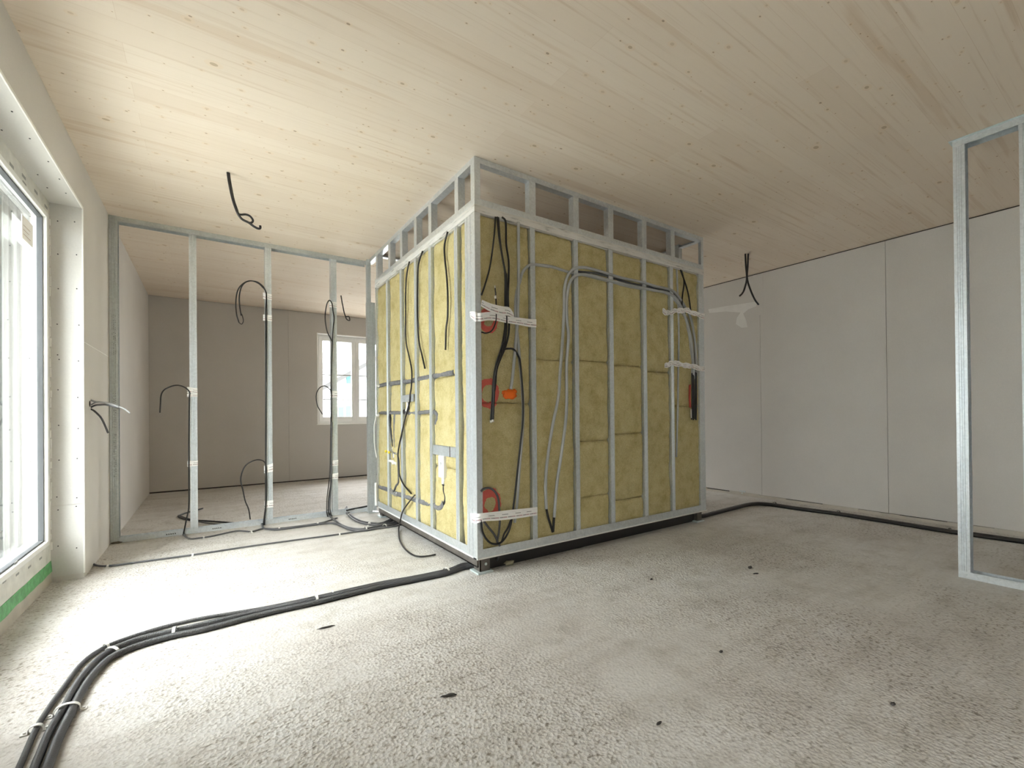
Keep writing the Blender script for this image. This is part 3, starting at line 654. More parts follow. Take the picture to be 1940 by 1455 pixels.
# ---- upper open cage up to the ceiling
cage = empty('ceiling_cage', (FX, FY, 2.30), 'open galvanised cage closing the gap between the insulated pod and the wooden ceiling', 'metal frame')
CY1 = 4.683
frame_ring('top_track', M['steel'], H-0.036, H-0.001, out=0.001, parent=cage)
boxes('top_track', M['steel_dull'], cage, (FX-0.001, PY1+0.001, H-0.036, FX+0.0005, CY1, H-0.001), (FX+0.0005, PY1+0.001, H-0.036, FX+0.049, CY1, H-0.0345))
frame_ring('bottom_track', M['steel'], 2.3005, 2.342, out=0.001, parent=cage, py1=PY1)
c0, c1 = 2.303, H-0.003
for c in (4.385, 4.020, 3.715, 3.398, 3.112, 2.678):
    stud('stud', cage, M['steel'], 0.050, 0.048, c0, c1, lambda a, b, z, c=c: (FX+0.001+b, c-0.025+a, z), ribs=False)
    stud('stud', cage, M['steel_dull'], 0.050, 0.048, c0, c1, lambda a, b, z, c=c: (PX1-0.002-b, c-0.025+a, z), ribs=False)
for a0, a1 in ((1.788, 1.850), (2.181, 2.243), (2.538, 2.605), (2.925, 2.990), (3.294, 3.362)):
    stud('stud', cage, M['steel'], 0.050, 0.048, c0, c1, lambda a, b, z, a0=a0: (a0+0.008+a, FY+0.001+b, z), ribs=False)
for a0 in (1.9, 2.9):
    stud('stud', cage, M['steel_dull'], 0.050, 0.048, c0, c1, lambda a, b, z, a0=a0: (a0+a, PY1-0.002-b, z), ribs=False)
bm = bmesh.new(); sheet(bm, [(FX+0.040, FY), (FX, FY), (FX, FY+0.047)], 0.0015, lambda a, b, c: (a, b, c), 2.301, H-0.002); link('corner_post', bm, M['steel'], cage)
bm = bmesh.new(); sheet(bm, [(PX1, FY+0.047), (PX1, FY), (PX1-0.035, FY)], 0.0015, lambda a, b, c: (a, b, c), 2.301, H-0.002); link('corner_post', bm, M['steel'], cage)

# ---- pipes on the lit face
PG = 'lagged pipes let into the yellow insulation'
def xp(pts, x): return pl(pts, 'x', x)
wp1 = cable('water_pipe', xp([(719,731.5),(735,727.5),(761,724),(779,721.5),(800,717),(831,711),(862,705.5)], FX+0.023), 0.021, M['foam'], 'upper grey lagged pipe running level across the lit yellow insulation', 'pipe', PG, seg=14)
wp2 = cable('water_pipe', xp([(721,781.7),(751,782),(779,782.5),(797,781.5),(814,779.5),(824,780),(829,785),(830,792),(827,803)], FX+0.021), 0.017, M['foam'], 'lower grey lagged pipe running level then bending down at its right end', 'pipe', PG, seg=14)
cable('drain_pipe', xp([(719,921.6),(734.4,926),(752,934),(774,941),(799,949.5),(824,957),(835,962),(840,960),(844,951)], FX+0.029), 0.027, M['foam'], 'sloping grey lagged drain pipe near the foot of the lit face', 'pipe', PG, seg=16)
cable('drain_elbow', xp([(836,961),(842,955),(845.5,948),(846,940),(843,928),(843.5,916)], FX+0.022), 0.0165, M['black'], 'black plastic elbow rising from the sloping drain pipe to the white siphon box', 'pipe', seg=14)
bm = bmesh.new(); lathe(bm, [(0.022, 0), (0.024, 0.004), (0.024, 0.02), (0.021, 0.024)], hit(843.7, 920, 'x', FX+0.022), 'z', 16); tag(link('pipe_coupling', bm, M['black']), 'black coupling ring between the drain elbow and the white siphon box', 'coupling')
vp = 'upright lagged pipes behind the yellow caps'
cable('riser_pipe', xp([(737,775),(739,790),(742,820),(746,846)], FX+0.014), 0.013, M['black'], 'slanting black pipe dropping to the yellow capped valve', 'pipe', vp)
cable('riser_pipe', xp([(748.5,784),(748,800),(748.5,834),(750,848)], FX+0.018), 0.014, M['foam'], 'grey upright pipe just right of the slanting black pipe', 'pipe', vp)
cable('riser_pipe', xp([(755,858),(755.6,884),(756,912),(751,921),(747,932)], FX+0.014), 0.013, M['charcoal'], 'dark pipe joining the white connector to the sloping drain pipe', 'pipe', vp)
# valve with two yellow caps
vt = empty('valve', hit(742, 857, 'x', FX+0.01), 'small water valve with two yellow caps on the lit face', 'valve')
for u, v in ((731, 855), (736.7, 857)):
    bm = bmesh.new(); c = hit(u, v, 'x', FX-0.01); lathe(bm, [(0.004, -0.009), (0.011, -0.008), (0.012, 0), (0.011, 0.008), (0.004, 0.009)], c, 'x', 14); link('cap', bm, M['yellow'], vt)
bm = bmesh.new(); tube(bm, xp([(733,856),(742,856),(752,860)], FX+0.012), 0.011, 12); link('body', bm, M['shiny'], vt)
bm = bmesh.new(); tube(bm, xp([(743,846),(746,860),(747,868)], FX+0.014), 0.013, 12); link('stem', bm, M['shiny'], vt)
vt = empty('pipe_connector', hit(745, 875, 'x', FX+0.01), 'white plastic pipe connector just below the yellow capped valve', 'connector')
bm = bmesh.new(); tube(bm, xp([(739,873),(745,875),(751,879)], FX+0.008), 0.013, 12); link('body', bm, M['white'], vt)
bm = bmesh.new(); lathe(bm, [(0.019, -0.008), (0.021, 0), (0.019, 0.008)], hit(745, 876, 'x', FX), 'x', 14); link('collar', bm, M['white'], vt)
bm = bmesh.new(); tube(bm, xp([(744,929),(750,933.5),(757,936)], FX+0.032), 0.031, 14); tag(link('foil_wrap', bm, M['shiny']), 'shiny foil tape wrapped round the sloping drain pipe', 'tape')
# brackets
def bracket(y0, y1, z0, z1, label, lug=True):
    r = empty('mounting_bracket', (FX, (y0+y1)/2, (z0+z1)/2), label, 'bracket', 'flat steel brackets bridging two studs')
    boxes('plate', M['steel'], r, (FX-0.003, y0, z0, FX-0.001, y1, z1), (FX-0.003, y0, z1-0.002, FX+0.012, y1, z1))
    n_ = int((y1-y0)/0.045)
    for i in range(n_):
        y = y0+0.025+i*0.045
        bm = bmesh.new(); lathe(bm, [(0.004, -0.0015), (0.004, 0.0)], (FX-0.003, y, z0+0.018+0.012*(i % 2)), 'x', 8); link('rivet', bm, M['foot'], r)
    return r
br = bracket(2.720, 3.085, 0.705, 0.775, 'wide perforated steel bracket carrying the white siphon box')
boxes('fold', M['base'], br, (FX-0.0045, 2.795, 0.703, FX-0.003, 2.806, 0.777))
bracket(3.452, 3.732, 1.105, 1.165, 'small perforated steel bracket bridging two studs between the two level pipes')
bm = bmesh.new(); box(bm, FX-0.012, 2.885, 0.548, FX+0.03, 2.975, 0.705, 0.006)
sb = tag(link('siphon_box', bm, M['white']), 'white rectangular siphon box hanging under the wide steel bracket', 'siphon box')
bm = bmesh.new(); lathe(bm, [(0.016, -0.045), (0.016, 0.0)], (FX+0.008, 2.925, 0.549), 'z', 16); link('outlet', bm, M['white'], sb)
boxes('printed_mark', M['ink'], sb, (FX-0.0126, 2.935, 0.630, FX-0.0119, 2.938, 0.655), (FX-0.0126, 2.925, 0.652, FX-0.0119, 2.938, 0.656), (FX-0.0126, 2.922, 0.640, FX-0.0119, 2.926, 0.655))
vt = empty('pipe_tee', hit(774, 770, 'x', FX+0.02), 'small white and black pipe tee hanging below the small steel bracket', 'pipe fitting')
bm = bmesh.new(); tube(bm, xp([(772.5,762),(772.5,772),(770,778)], FX+0.012), 0.012, 12); link('stem', bm, M['white'], vt)
bm = bmesh.new(); tube(bm, xp([(776,762),(776,772),(774,778)], FX+0.016), 0.014, 12); link('sleeve', bm, M['black'], vt)
bm = bmesh.new(); lathe(bm, [(0.017, -0.012), (0.021, 0), (0.017, 0.012)], hit(767, 780, 'x', FX+0.01), 'x', 14); link('elbow', bm, M['black'], vt)

# hanging cables on the lit face
LG = 'black cables hanging down the lit face of the pod'
cf = FX-0.010
cable('cable', xp([(775.6,495.5),(771,517),(769,540),(768.5,582.5),(769,644),(775,675),(780,702),(779.4,731),(777,748),(776,762),(771,780.5),(766,800),(757,840),(754,861),(755.6,874.4),(756.6,898.5),(763,915),(771,926),(779,935)], cf), 0.0065, M['black'], 'long black cable snaking down the lit face past the small bracket to the drain pipe', group=LG)
cable('cable', xp([(786,938),(781.6,943),(772,955),(763,969),(759,983),(755.6,1000)], cf-0.01)+fl([(755.3,1010),(757,1022),(764,1036),(777,1048.5),(792,1054),(810,1053.5),(825,1050.5)], 0.010), 0.006, M['black'], 'black cable bowing out of the drain pipe and down onto the floor', group=LG)
cable('cable', xp([(800.6,476),(793,500),(791,530),(791,603),(794,648.5),(799,671),(805,698)], cf), 0.0065, M['black'], 'black cable with a pale stripped end hanging in the fourth bay of the lit face', group=LG)
cable('cable', xp([(848,439),(842,465),(843,493),(845.4,515),(848,551.6),(848,599),(845,624),(844,663)], cf+0.004), 0.0065, M['black'], 'short black cable ending in mid air in the second bay of the lit face', group=LG)
cable('cable', pl([(713,787),(709,806),(709,825),(710,846),(714,868)], 'x', 1.350), 0.005, M['white'], 'thin white cable curving beside the far edge of the lit face', group=None)
cable('drain_stub', pl([(712,915),(712,940),(712.5,958)], 'x', 1.350), 0.012, M['white'], 'short upright white pipe at the far bottom corner of the pod', 'pipe')
bm = bmesh.new(); lump(bm, hit(716, 787, 'x', 1.362), 0.016, 0.2, 2); link('pipe_cap', bm, M['white'], wp2, True)
bm = bmesh.new(); lump(bm, hit(717, 731, 'x', 1.362), 0.015, 0.2, 2); link('pipe_cap', bm, M['white'], wp1, True)

# ---- cables and conduits on the shaded face
cy0 = FY-0.008
DG = 'black cables hanging from the top track on the shaded face'; CG = 'grey conduits on the shaded face'
def yc(pts, r, mat, label, grp, y=cy0): return cable('cable' if mat != 'grey' else 'conduit', pl(pts, 'y', y), r, M[mat], label, 'cable' if mat != 'grey' else 'conduit', grp)
yc([(938.7,411),(935.6,452),(928.4,504),(919,539),(912,559)], .0055, 'black', 'thin black cable slanting down left to the corner post on the shaded face', DG)
yc([(942,411),(946,452),(952,489),(957,520),(957,565.5),(957,617),(951,654),(940,690),(935,720),(933,751),(930,797.5)], .0065, 'black', 'black cable from the top track to the left bare wire end in the first bay', DG)
yc([(944,412),(948,462),(957,514),(959.5,524),(959.5,576),(959,627),(953,662),(943,690),(937.5,720),(936,751),(934,796)], .0065, 'black', 'black cable lying right against the first one down to the wire ends', DG, cy0-0.012)
yc([(951,411),(958,421),(959,462),(963.5,493),(963.8,524),(962.5,565.5),(964.5,623),(958,655),(948,680),(941,700),(939,722),(937,740)], .0065, 'black', 'black cable farthest from the corner in the bunch on the first bay', DG)
yc([(947,668),(955,662),(963,660.5),(973,662),(981,673),(986,690),(990.5,751),(990.5,796),(986,841),(980,896),(974,950),(966,1000),(950,1027),(930,1029),(915,1010),(911,985)], .0065, 'black', 'black cable looping over the orange cap and down to the bottom track', DG, cy0-0.006)
yc([(911,931),(917,926),(928,925),(938,932),(944,945),(946,965),(947,985),(945,1010),(942,1025),(947,1034)], .007, 'charcoal', 'dark cable curling round the lower red spray ring', DG)
yc([(917,988),(926,1000),(936,1012),(943,1026)], .007, 'charcoal', 'short dark cable slanting down to the bottom track under the lower tape', DG, cy0-0.002)
yc([(968,985),(962,1000),(955,1012),(950,1028)], .006, 'black', 'short black cable leaning left below the lower tape', DG, cy0-0.002)
yc([(938,546),(939.5,563),(940,590),(939,610),(932,626),(921,631),(912,629)], .0045, 'black', 'thin upright black wire with a bare tip poking up behind the crossed tapes', None, cy0-0.014)
for (u, v, lbx) in ((930,797.5,'left stripped wire end at the bottom of the black cable bunch'), (934,796,'right stripped wire end at the bottom of the black cable bunch')):
    p = hit(u, v, 'y', cy0-(0.012 if u > 932 else 0)); q = p+Vector((0, 0, -0.012)); bm = bmesh.new(); tube(bm, [p+Vector((0,0,.004)), q], 0.0075, 10); tag(link('wire_end', bm, M['copper']), lbx, 'wire end', 'stripped wire ends')
bm = bmesh.new(); tube(bm, [hit(938,546,'y',cy0-0.014), hit(937.5,541,'y',cy0-0.014)], 0.005, 8); tag(link('wire_end', bm, M['copper']), 'bare wire tip above the crossed tapes', 'wire end', 'stripped wire ends')
bm = bmesh.new(); tube(bm, [hit(938.6,560,'y',cy0-0.015), hit(938.8,566,'y',cy0-0.015)], 0.008, 8); tag(link('wire_sleeve', bm, M['copper']), 'pale sleeve on the upright wire above the crossed tapes', 'wire sleeve', 'stripped wire ends')
# grey conduits
yc([(982,421),(982.5,524),(981,586),(981,607),(977,648),(972,705),(967.6,737)], .0105, 'grey', 'grey conduit dropping straight from the top track to the orange cap', CG)
yc([(1560/1.5,505),(1016,501.5),(1003.7,502),(991,514),(985,532.5),(978.5,555),(976.5,586),(979,623),(982,650),(985,690),(989,735),(991,780),(989,829),(984,887),(980,947),(975,990)], .010, 'grey', 'grey conduit bending down beside the first stud and reaching the lower tape', CG, cy0+0.014)
yc([(1016,501.6),(1045,505.5),(1078,516),(1110,522),(1153,533),(1196,544),(1230,549),(1262,556),(1280,571),(1294,598),(1304,634),(1309,680),(1311,713)], .0105, 'grey', 'uppermost grey conduit at its left end, arching right behind the studs to the far tapes', CG, FY+0.012)
yc([(1034.9,964),(1033.5,917),(1037,871.5),(1046,811),(1058,751),(1061,705),(1065.5,648),(1068.6,586),(1069.6,545),(1076,522),(1086,510),(1100,506.5),(1118.5,509),(1153,519),(1180,527),(1218,535),(1240,542),(1270,549),(1284,560),(1298,582),(1309,604),(1316,643),(1318.6,682),(1318.6,711)], .0110, 'grey', 'outer grey conduit rising from the bottom track and arching over to the far right', CG, FY+0.000)
yc([(1050,980),(1055,917),(1064,856),(1073,781),(1073.5,690),(1077,638),(1074,607),(1074,565),(1079,537),(1089,524),(1104,520),(1128,524),(1153,531),(1195,541),(1240,550),(1270,557),(1287,575),(1300,606),(1309,643),(1313.5,690),(1314,718)], .0110, 'grey', 'inner grey conduit rising from the bottom track with its belly to the right', CG, FY-0.006)
yc([(1034.9,962),(1038,978),(1043,994),(1047,1008)], .0085, 'black', 'short black cable tail below the left looping grey conduit', 'black tails below the looping grey conduits', FY)
yc([(1050,977),(1049,990),(1048,1008)], .0085, 'black', 'short black cable tail below the right looping grey conduit', 'black tails below the looping grey conduits', FY-0.006)
yc([(1090,515),(1128,518),(1153,525),(1195,537),(1240,546),(1268,553),(1284,568),(1296,590),(1306,622),(1312,660),(1315,690),(1316,705)], .0100, 'charcoal', 'dark conduit squeezed between the arching grey conduits', None, FY+0.014)
yc([(1282,511),(1284,557),(1286,634),(1285,700),(1284,780),(1281.5,866)], .008, 'grey', 'thin grey conduit standing upright just right of the last stud', CG, cy0+0.012)
yc([(1289,511),(1297.5,534),(1304,557),(1308,584),(1309,596)], .006, 'black', 'outer black cable curving down from the top track in the last bay', DG)
yc([(1291,512),(1296,534),(1293,560),(1292,580)], .006, 'black', 'inner black cable hanging from the top track in the last bay', DG)
for i, (u, v0, v1) in enumerate(((1311,713,795),(1314,718,796),(1317,711,794),(1319,712,796),(1313,716,792))):
    yc([(u,v0-6),(u+0.6,(v0+v1)/2),(u-0.4,v1)], .0062, 'black', '%s black wire of the short bundle below the far right conduit ends' % ['leftmost', 'middle', 'second from right', 'rightmost', 'second from left'][i], 'black wires below the far conduits', cy0-0.004*(i % 2))
yc([(1307,729),(1306.5,750),(1307.5,772)], .009, 'red', 'rusty red wire beside the black bundle in the last bay', None, cy0)
bm = bmesh.new(); tube(bm, [hit(1309,775,'y',cy0-0.002), hit(1309.5,792,'y',cy0-0.002)], 0.006, 8); tag(link('wire_end', bm, M['copper']), 'pale stripped wire end below the rusty red wire', 'wire end', 'stripped wire ends')
# orange foam plug
bm = bmesh.new()
lump(bm, hit(966, 747, 'y', FY+0.012), 0.034, 0.5, 3, (1.5, 0.45, 0.9), 3); lump(bm, hit(957, 744, 'y', FY+0.014), 0.02, 0.5, 2, (1.4, 0.6, 0.8), 8); lump(bm, hit(974, 743, 'y', FY+0.014), 0.02, 0.5, 2, (1, 0.6, 1), 5)
tag(link('orange_plug', bm, M['orange'], None, True), 'bright orange socket plug sunk into the shaded insulation', 'plug')

# ---- printed tape across the pod studs
def ptape(name, top, bot, label, grp='printed white tape across the shaded face', mat='tape'):
    bm = bmesh.new(); strip(bm, top, bot, 0.0015, (-0.2, -1, 0)); return tag(link(name, bm, M[mat]), label, 'tape', grp)
ty = FY-0.022
def Y(u, v, y=ty): return hit(u, v, 'y', y)
def X_(u, v, x=FX-0.006): return hit(u, v, 'x', x)
ptape('tape_strip', [X_(890,590), X_(899,590), Y(905,593,FY-0.0075), Y(912,592.5), Y(925,591), Y(940,592), Y(960,599), Y(985,602), Y(1000,604,FY-0.010), Y(1016,605,FY-0.0075)],
      [X_(891,601), X_(900,609), Y(905,609,FY-0.0075), Y(912,609), Y(925,607), Y(940,608), Y(960,612), Y(985,616), Y(1000,619,FY-0.010), Y(1016,620.5,FY-0.0075)], 'long printed white tape wrapped from the corner post to the first stud at head height')
ptape('tape_strip', [Y(913,568,FY-0.026), Y(930,575,FY-0.03), Y(950,580,FY-0.034), Y(964,582,FY-0.03), Y(972,592,FY-0.03)], [Y(911,580,FY-0.026), Y(928,590,FY-0.03), Y(948,597,FY-0.034), Y(962,598,FY-0.03), Y(975,602,FY-0.03)], 'shorter printed white tape crossing above the head height one, slanting down from the corner')
ptape('tape_strip', [X_(890,973), X_(898,972), Y(905,973,FY-0.0075), Y(918,971.5), Y(945,968.5), Y(980,964.5,FY-0.026), Y(1000,962.5,FY-0.010), Y(1018,960.5,FY-0.0075)],
      [X_(894,989), X_(900,992), Y(905,991,FY-0.0075), Y(918,987.5), Y(945,986), Y(980,982,FY-0.026), Y(1000,979,FY-0.010), Y(1018,976,FY-0.0075)], 'printed white tape wrapped low round the corner post below the lower red ring')
for (ct, lbx) in (([(1255,589.5),(1262,592),(1270,592.5),(1280,589),(1292,588.5),(1304,589),(1315,594),(1334,600)], 'twisted white tape tying the conduits at the top of the last bay'), ([(1259,694),(1266,690.5),(1276,688),(1290,691),(1305,693),(1318,696),(1334,699)], 'twisted white tape tying the conduits lower in the last bay')):
    bm = bmesh.new(); pts = pl(ct, 'y', FY-0.022); P = smooth_path(pts, 6); n_ = len(P)
    T = [p+Vector((0, -0.006*math.sin(i*0.5), 0.022+0.005*math.sin(i*0.9))) for i, p in enumerate(P)]; B = [p+Vector((0, 0.006*math.sin(i*0.5), -0.020+0.006*math.sin(i*0.7+1))) for i, p in enumerate(P)]
    uvl = bm.loops.layers.uv.verify(); strip(bm, T[::2], B[::2], 0.0015, (0, -1, 0)); 
    T2 = [p+Vector((0, -0.004-0.004*math.cos(i*0.6), 0.018*math.cos(i*0.45)+0.008)) for i, p in enumerate(P)]; B2 = [p+Vector((0, -0.004+0.003*math.cos(i*0.6), 0.018*math.cos(i*0.45)-0.008)) for i, p in enumerate(P)]
    strip(bm, T2[::2], B2[::2], 0.0015, (0, -1, 0))
    tag(link('twisted_tape', bm, M['tape']), lbx, 'tape', 'twisted tapes tying the conduits')

# ================================================================== FREE-STANDING FRAME AT THE RIGHT
fr = empty('stud_frame', (3.699, 0.4, 0), 'floor to ceiling galvanised stud frame standing free at the right edge', 'partition frame')
fxp = 3.699
def fstud(y1, mat='steel'): # flange faces -x, web on the +y side... lips towards -y
    return stud('stud', fr, M[mat], 0.049, 0.072, 0.003, H-0.003, lambda a, b, c: (fxp+b, y1-0.049+a, c) if False else (fxp+b, y1-a, c))
for y1 in (0.744, 0.480, -0.10, -0.68): fstud(y1)
track('bottom_track', fr, M['steel'], 0.075, 0.040, -1.2, 0.745, lambda a, b, c: (fxp-0.002+a, c, b+0.001), True)
track('top_track', fr, M['steel'], 0.075, 0.040, -1.2, 0.745, lambda a, b, c: (fxp-0.002+a, c, H-0.001+b), False)
for y, z in ((0.71, 0.022), (0.46, 0.022)):
    bm = bmesh.new(); lathe(bm, [(0.004, -0.003), (0.004, 0.001)], (fxp-0.002, y, z), 'x', 10); link('screw', bm, M['foot'], fr)
for y in (0.66, 0.55):
    bm = bmesh.new(); lathe(bm, [(0.010, -0.006), (0.007, 0.0)], (fxp-0.012, y, H-0.001), 'z', 12); link('anchor', bm, M['foot'], fr)
boxes('acoustic_strip', M['foot'], fr, (fxp-0.022, -1.2, H-0.004, fxp+0.09, 0.76, H-0.0012))

# ================================================================== FLOOR CABLES
FG = 'cable bundle on the floor in front'
A = [(36,1455),(67,1384),(92,1342),(122,1300),(156,1256),(195,1228),(239,1210),(292,1193),(334,1182),(390,1170),(500,1152),(600,1131),(716,1105),(781,1093.5),(846,1080),(876,1069)]
Bp = [(65,1455),(92,1390),(120,1342),(148,1292),(178,1256),(212,1231),(264,1210),(328,1195),(390,1181),(500,1156),(600,1135),(716,1108.5),(781,1096.5),(846,1083),(876,1072)]
Cp = [(89,1455),(111,1398),(134,1351),(161,1300),(189,1264),(217,1242),(264,1222.5),(328,1204.5),(390,1191.5),(500,1163),(600,1141),(716,1113),(781,1100),(846,1086.5),(876,1076)]
def ext(pts, z, extra):
    P = fl(pts, z); d = (P[0]-P[1]).normalized(); return [P[0]+d*extra+Vector((0.0, 0, 0))] + P
under = lambda z, dy: [Vector((1.47, 2.58+dy, z)), Vector((1.75, 2.60+dy, z)), Vector((2.5, 2.575+dy, z)), Vector((3.3, 2.60+dy, z)), Vector((3.6, 2.70+dy, z))]
cable('floor_conduit', ext(A, 0.010, 0.6)+under(0.012, 0.04), 0.0085, M['floorcable'], 'thinnest and leftmost black conduit sweeping across the floor from the lower left corner', 'conduit', FG, seg=12)
cable('floor_conduit', ext(Bp, 0.013, 0.6)+under(0.013, 0.0), 0.0115, M['floorcable'], 'middle black conduit of the three sweeping from the lower left corner to the pod', 'conduit', FG, seg=12)
cable('floor_conduit', ext(Cp, 0.014, 0.6)+under(0.014, -0.035), 0.0130, M['floorcable'], 'thickest, nearest black conduit of the three sweeping from the lower left corner', 'conduit', FG, seg=14)
D_ = fl([(172,1063),(176,1067.5),(185,1071.5),(205,1072),(250,1066.5),(365,1051),(500,1031),(643,1012),(695,1004),(751,996)], 0.008)
cable('cable', [D_[0]+Vector((-0.03, 0, 0.01))]+D_+[Vector((1.60, 4.05, 0.008))], 0.0065, M['charcoal'], 'single dark cable crossing the floor from the left wall to the pod', group='thin dark cables on the floor near the partition')
E_ = fl([(348,1006),(350,1015),(360,1020.5),(375,1019.5),(400,1016),(448,1006),(476,1007),(498,1001.5),(529,1001),(602,991.5),(624,986),(639,981)], 0.008)
cable('cable', E_, 0.0065, M['charcoal'], 'dark cable running on the floor along the foot of the stud partition', group='thin dark cables on the floor near the partition')
F_ = [(496,992),(499,1000),(510,1002.5),(529,1003),(570,997.5),(602,993.5),(628,991),(645,996),(665,1004),(690,1005),(720,999.5),(750,992)]
cable('cable', fl(F_, 0.010)+[Vector((1.62, 4.1, 0.01))], 0.0085, M['charcoal'], 'dark cable from the middle bare stud merging into the bundle under the pod', group='thin dark cables on the floor near the partition')
G_ = [(622,966),(626,978),(636,987),(650,996),(668,1001.5),(690,1002),(718,996.5),(750,989)]
cable('cable', fl(G_, 0.012)+[Vector((1.62, 4.16, 0.01))], 0.0105, M['charcoal'], 'thick dark cable bending from the stud by the window towards the pod', group='thin dark cables on the floor near the partition')
H_ = [(655,963),(657,972),(667,982.5),(682,990),(700,993.5),(722,993.5),(745,984)]
for i, (o_, lbx) in enumerate(((0, 'outer of two dark cables curving over the partition track towards the pod'), (3, 'inner of two dark cables curving over the partition track towards the pod'))):
    cable('cable', fl([(u+o_*0.7, v-o_) for u, v in H_], 0.012)+[Vector((1.62, 4.25+0.02*i, 0.012))], 0.0085, M['charcoal'], lbx, group='thin dark cables on the floor near the partition')
cable('cable', [Vector((p.x, p.y, 0.045)) for p in fl([(700,958),(680,962),(664,965),(657,967)], 0.045)], 0.009, M['black'], 'black cable lying over the partition track beside the telescoping post', group='thin dark cables on the floor near the partition')
cable('cable', fl([(384,963),(366,968),(348,973),(338,978),(345,982),(360,985),(385,986.5),(420,989),(450,991),(480,991),(500,989.5)], 0.009), 0.0075, M['black'], 'black cable curling on the back room floor behind the stud nearest the left wall', group='thin dark cables on the floor near the partition')
cable('cable', fl([(338,976),(352,981),(385,990),(420,993.5),(450,994)], 0.009), 0.006, M['charcoal'], 'second dark cable just in front of the curling one on the back room floor', group='thin dark cables on the floor near the partition')
# along the right wall
R_ = [(1320,979),(1352,973),(1390,963),(1425,955.5),(1457,956),(1512,964),(1588,974),(1672,987),(1799,1007.5),(1863,1016),(1940,1027)]
RG = 'black conduits along the right wall'
for dz, dd, r, lbx in ((0.016, 0, 0.0155, 'thick black conduit along the foot of the right wall, on the room side'), (0.016, 1, 0.0155, 'black conduit along the foot of the right wall, on the wall side')):
    P = fl(R_, dz)
    if dd: P = [p+Vector((0.030, 0.018, 0)) for p in P]
    dr = (P[-1]-P[-2]).normalized()
    cable('wall_conduit', [Vector((3.55, 2.83+0.03*dd, dz)), Vector((3.82, 2.78+0.03*dd, dz))]+P+[P[-1]+dr*1.0, P[-1]+dr*2.4], r, M['black'], lbx, 'conduit', RG, seg=12)
cable('cable', [Vector((2.03, FY+0.03, 0.09)), *fl([(1056,1030),(1066,1035.5),(1080,1038.5),(1095,1037),(1112,1032)], 0.007)]+[Vector((2.6, 2.56, 0.008)), Vector((3.3, 2.60, 0.008)), Vector((3.75, 2.70, 0.008))], 0.007, M['black'], 'black cable sagging to the floor below the two long conduits and running under the pod', group='cables below the pod')
cable('cable', [hit(946,1044,'y',FY+0.03), hit(944,1056,'y',FY+0.03), *fl([(938,1068),(928,1074),(922,1078)], 0.008)], 0.0075, M['charcoal'], 'dark cable dropping below the pod just behind its corner foot', group='cables below the pod')
# clips: a strap over the cables with two nailed ends
def clip(p, dir_, w, h, label, mat='clip', wid=0.012):
    d = Vector((dir_[0], dir_[1], 0)).normalized(); c = Vector((-d.y, d.x, 0)); r = empty('cable_clip', (p.x, p.y, 0), label, 'cable clip', 'pale clips nailed over the floor cables')
    bm = bmesh.new(); N = 10; rings = []
    for i in range(N+1):
        t = math.pi*i/N; q = Vector((p.x, p.y, 0)) + c*(-math.cos(t)*w/2)
        z = 0.002+math.sin(t)**0.6*h if 0 < i < N else 0.001
        rings.append([bm.verts.new((q+d*s*wid/2)+Vector((0, 0, z+e))) for s, e in ((-1, 0), (1, 0), (1, 0.0022), (-1, 0.0022))])
    for i in range(N):
        for j in range(4): bm.faces.new((rings[i][j], rings[i][(j+1) % 4], rings[i+1][(j+1) % 4], rings[i+1][j]))
    bm.faces.new(rings[0][::-1]); bm.faces.new(rings[-1]); bmesh.ops.recalc_face_normals(bm, faces=bm.faces); link('strap', bm, M[mat], r)
    for s in (-1, 1):
        q = Vector((p.x, p.y, 0))+c*s*(w/2+0.008); bm = bmesh.new(); box(bm, q.x-0.009, q.y-0.009, 0.0005, q.x+0.009, q.y+0.009, 0.004, 0.001)
        lathe(bm, [(0.0035, 0.0), (0.0045, 0.006)], (q.x, q.y, 0.003), 'z', 8); link('nail_plate', bm, M[mat], r)
def clip_at(u, v, u2, v2, w, h, label, wid=0.012, mat='clip'):
    a, b = fl([(u, v), (u2, v2)], 0.008); clip(a, b-a, w, h, label, mat, wid)
clip_at(600,1137, 640,1129, 0.062, 0.030, 'pale strap over all three sweeping conduits, about midway between the bend and the pod')
clip_at(846,1083, 880,1072, 0.062, 0.030, 'pale strap over the conduits right beside the pod foot')
clip_at(630,1124, 660,1118, 0.030, 0.018, 'small clip on the thinnest conduit just beyond the midway strap', 0.008)
clip_at(330,1199, 360,1193, 0.060, 0.030, 'pale strap over the two thick conduits just after their bend')
clip_at(213,1237, 235,1226, 0.066, 0.030, 'strap on the two thick conduits at the bend')
clip_at(201,1225, 225,1214, 0.030, 0.020, 'small strap on the thinnest conduit at the bend', 0.010)
clip_at(127,1347, 141,1322, 0.068, 0.030, 'large strap bowed over the two thick conduits near the lower left corner', 0.013)
clip_at(68,1382, 80,1362, 0.036, 0.020, 'dark nailed strap over the thinnest conduit near the lower left corner', 0.013)
clip_at(205,1072, 240,1068, 0.022, 0.014, 'small clip on the single dark cable close to the left wall')
clip_at(365,1051, 400,1046, 0.022, 0.014, 'small clip on the single dark cable in front of the first bare stud')
clip_at(643,1012, 690,1005, 0.022, 0.014, 'small clip on the single dark cable near the pod')
clip_at(386,1018, 420,1013, 0.022, 0.014, 'small clip on the dark cable along the partition, nearest the first bare stud')
clip_at(476,1007.5, 500,1003, 0.022, 0.014, 'small clip on the dark cable along the partition just left of the middle stud')
clip_at(529,1002, 560,998, 0.022, 0.018, 'small clip on the dark cables just right of the middle stud')
clip_at(602,993, 620,990, 0.024, 0.018, 'small clip on the dark cables left of the stud by the window')
clip_at(693,1002, 718,998, 0.050, 0.024, 'pale clip over the bundle curving towards the pod')
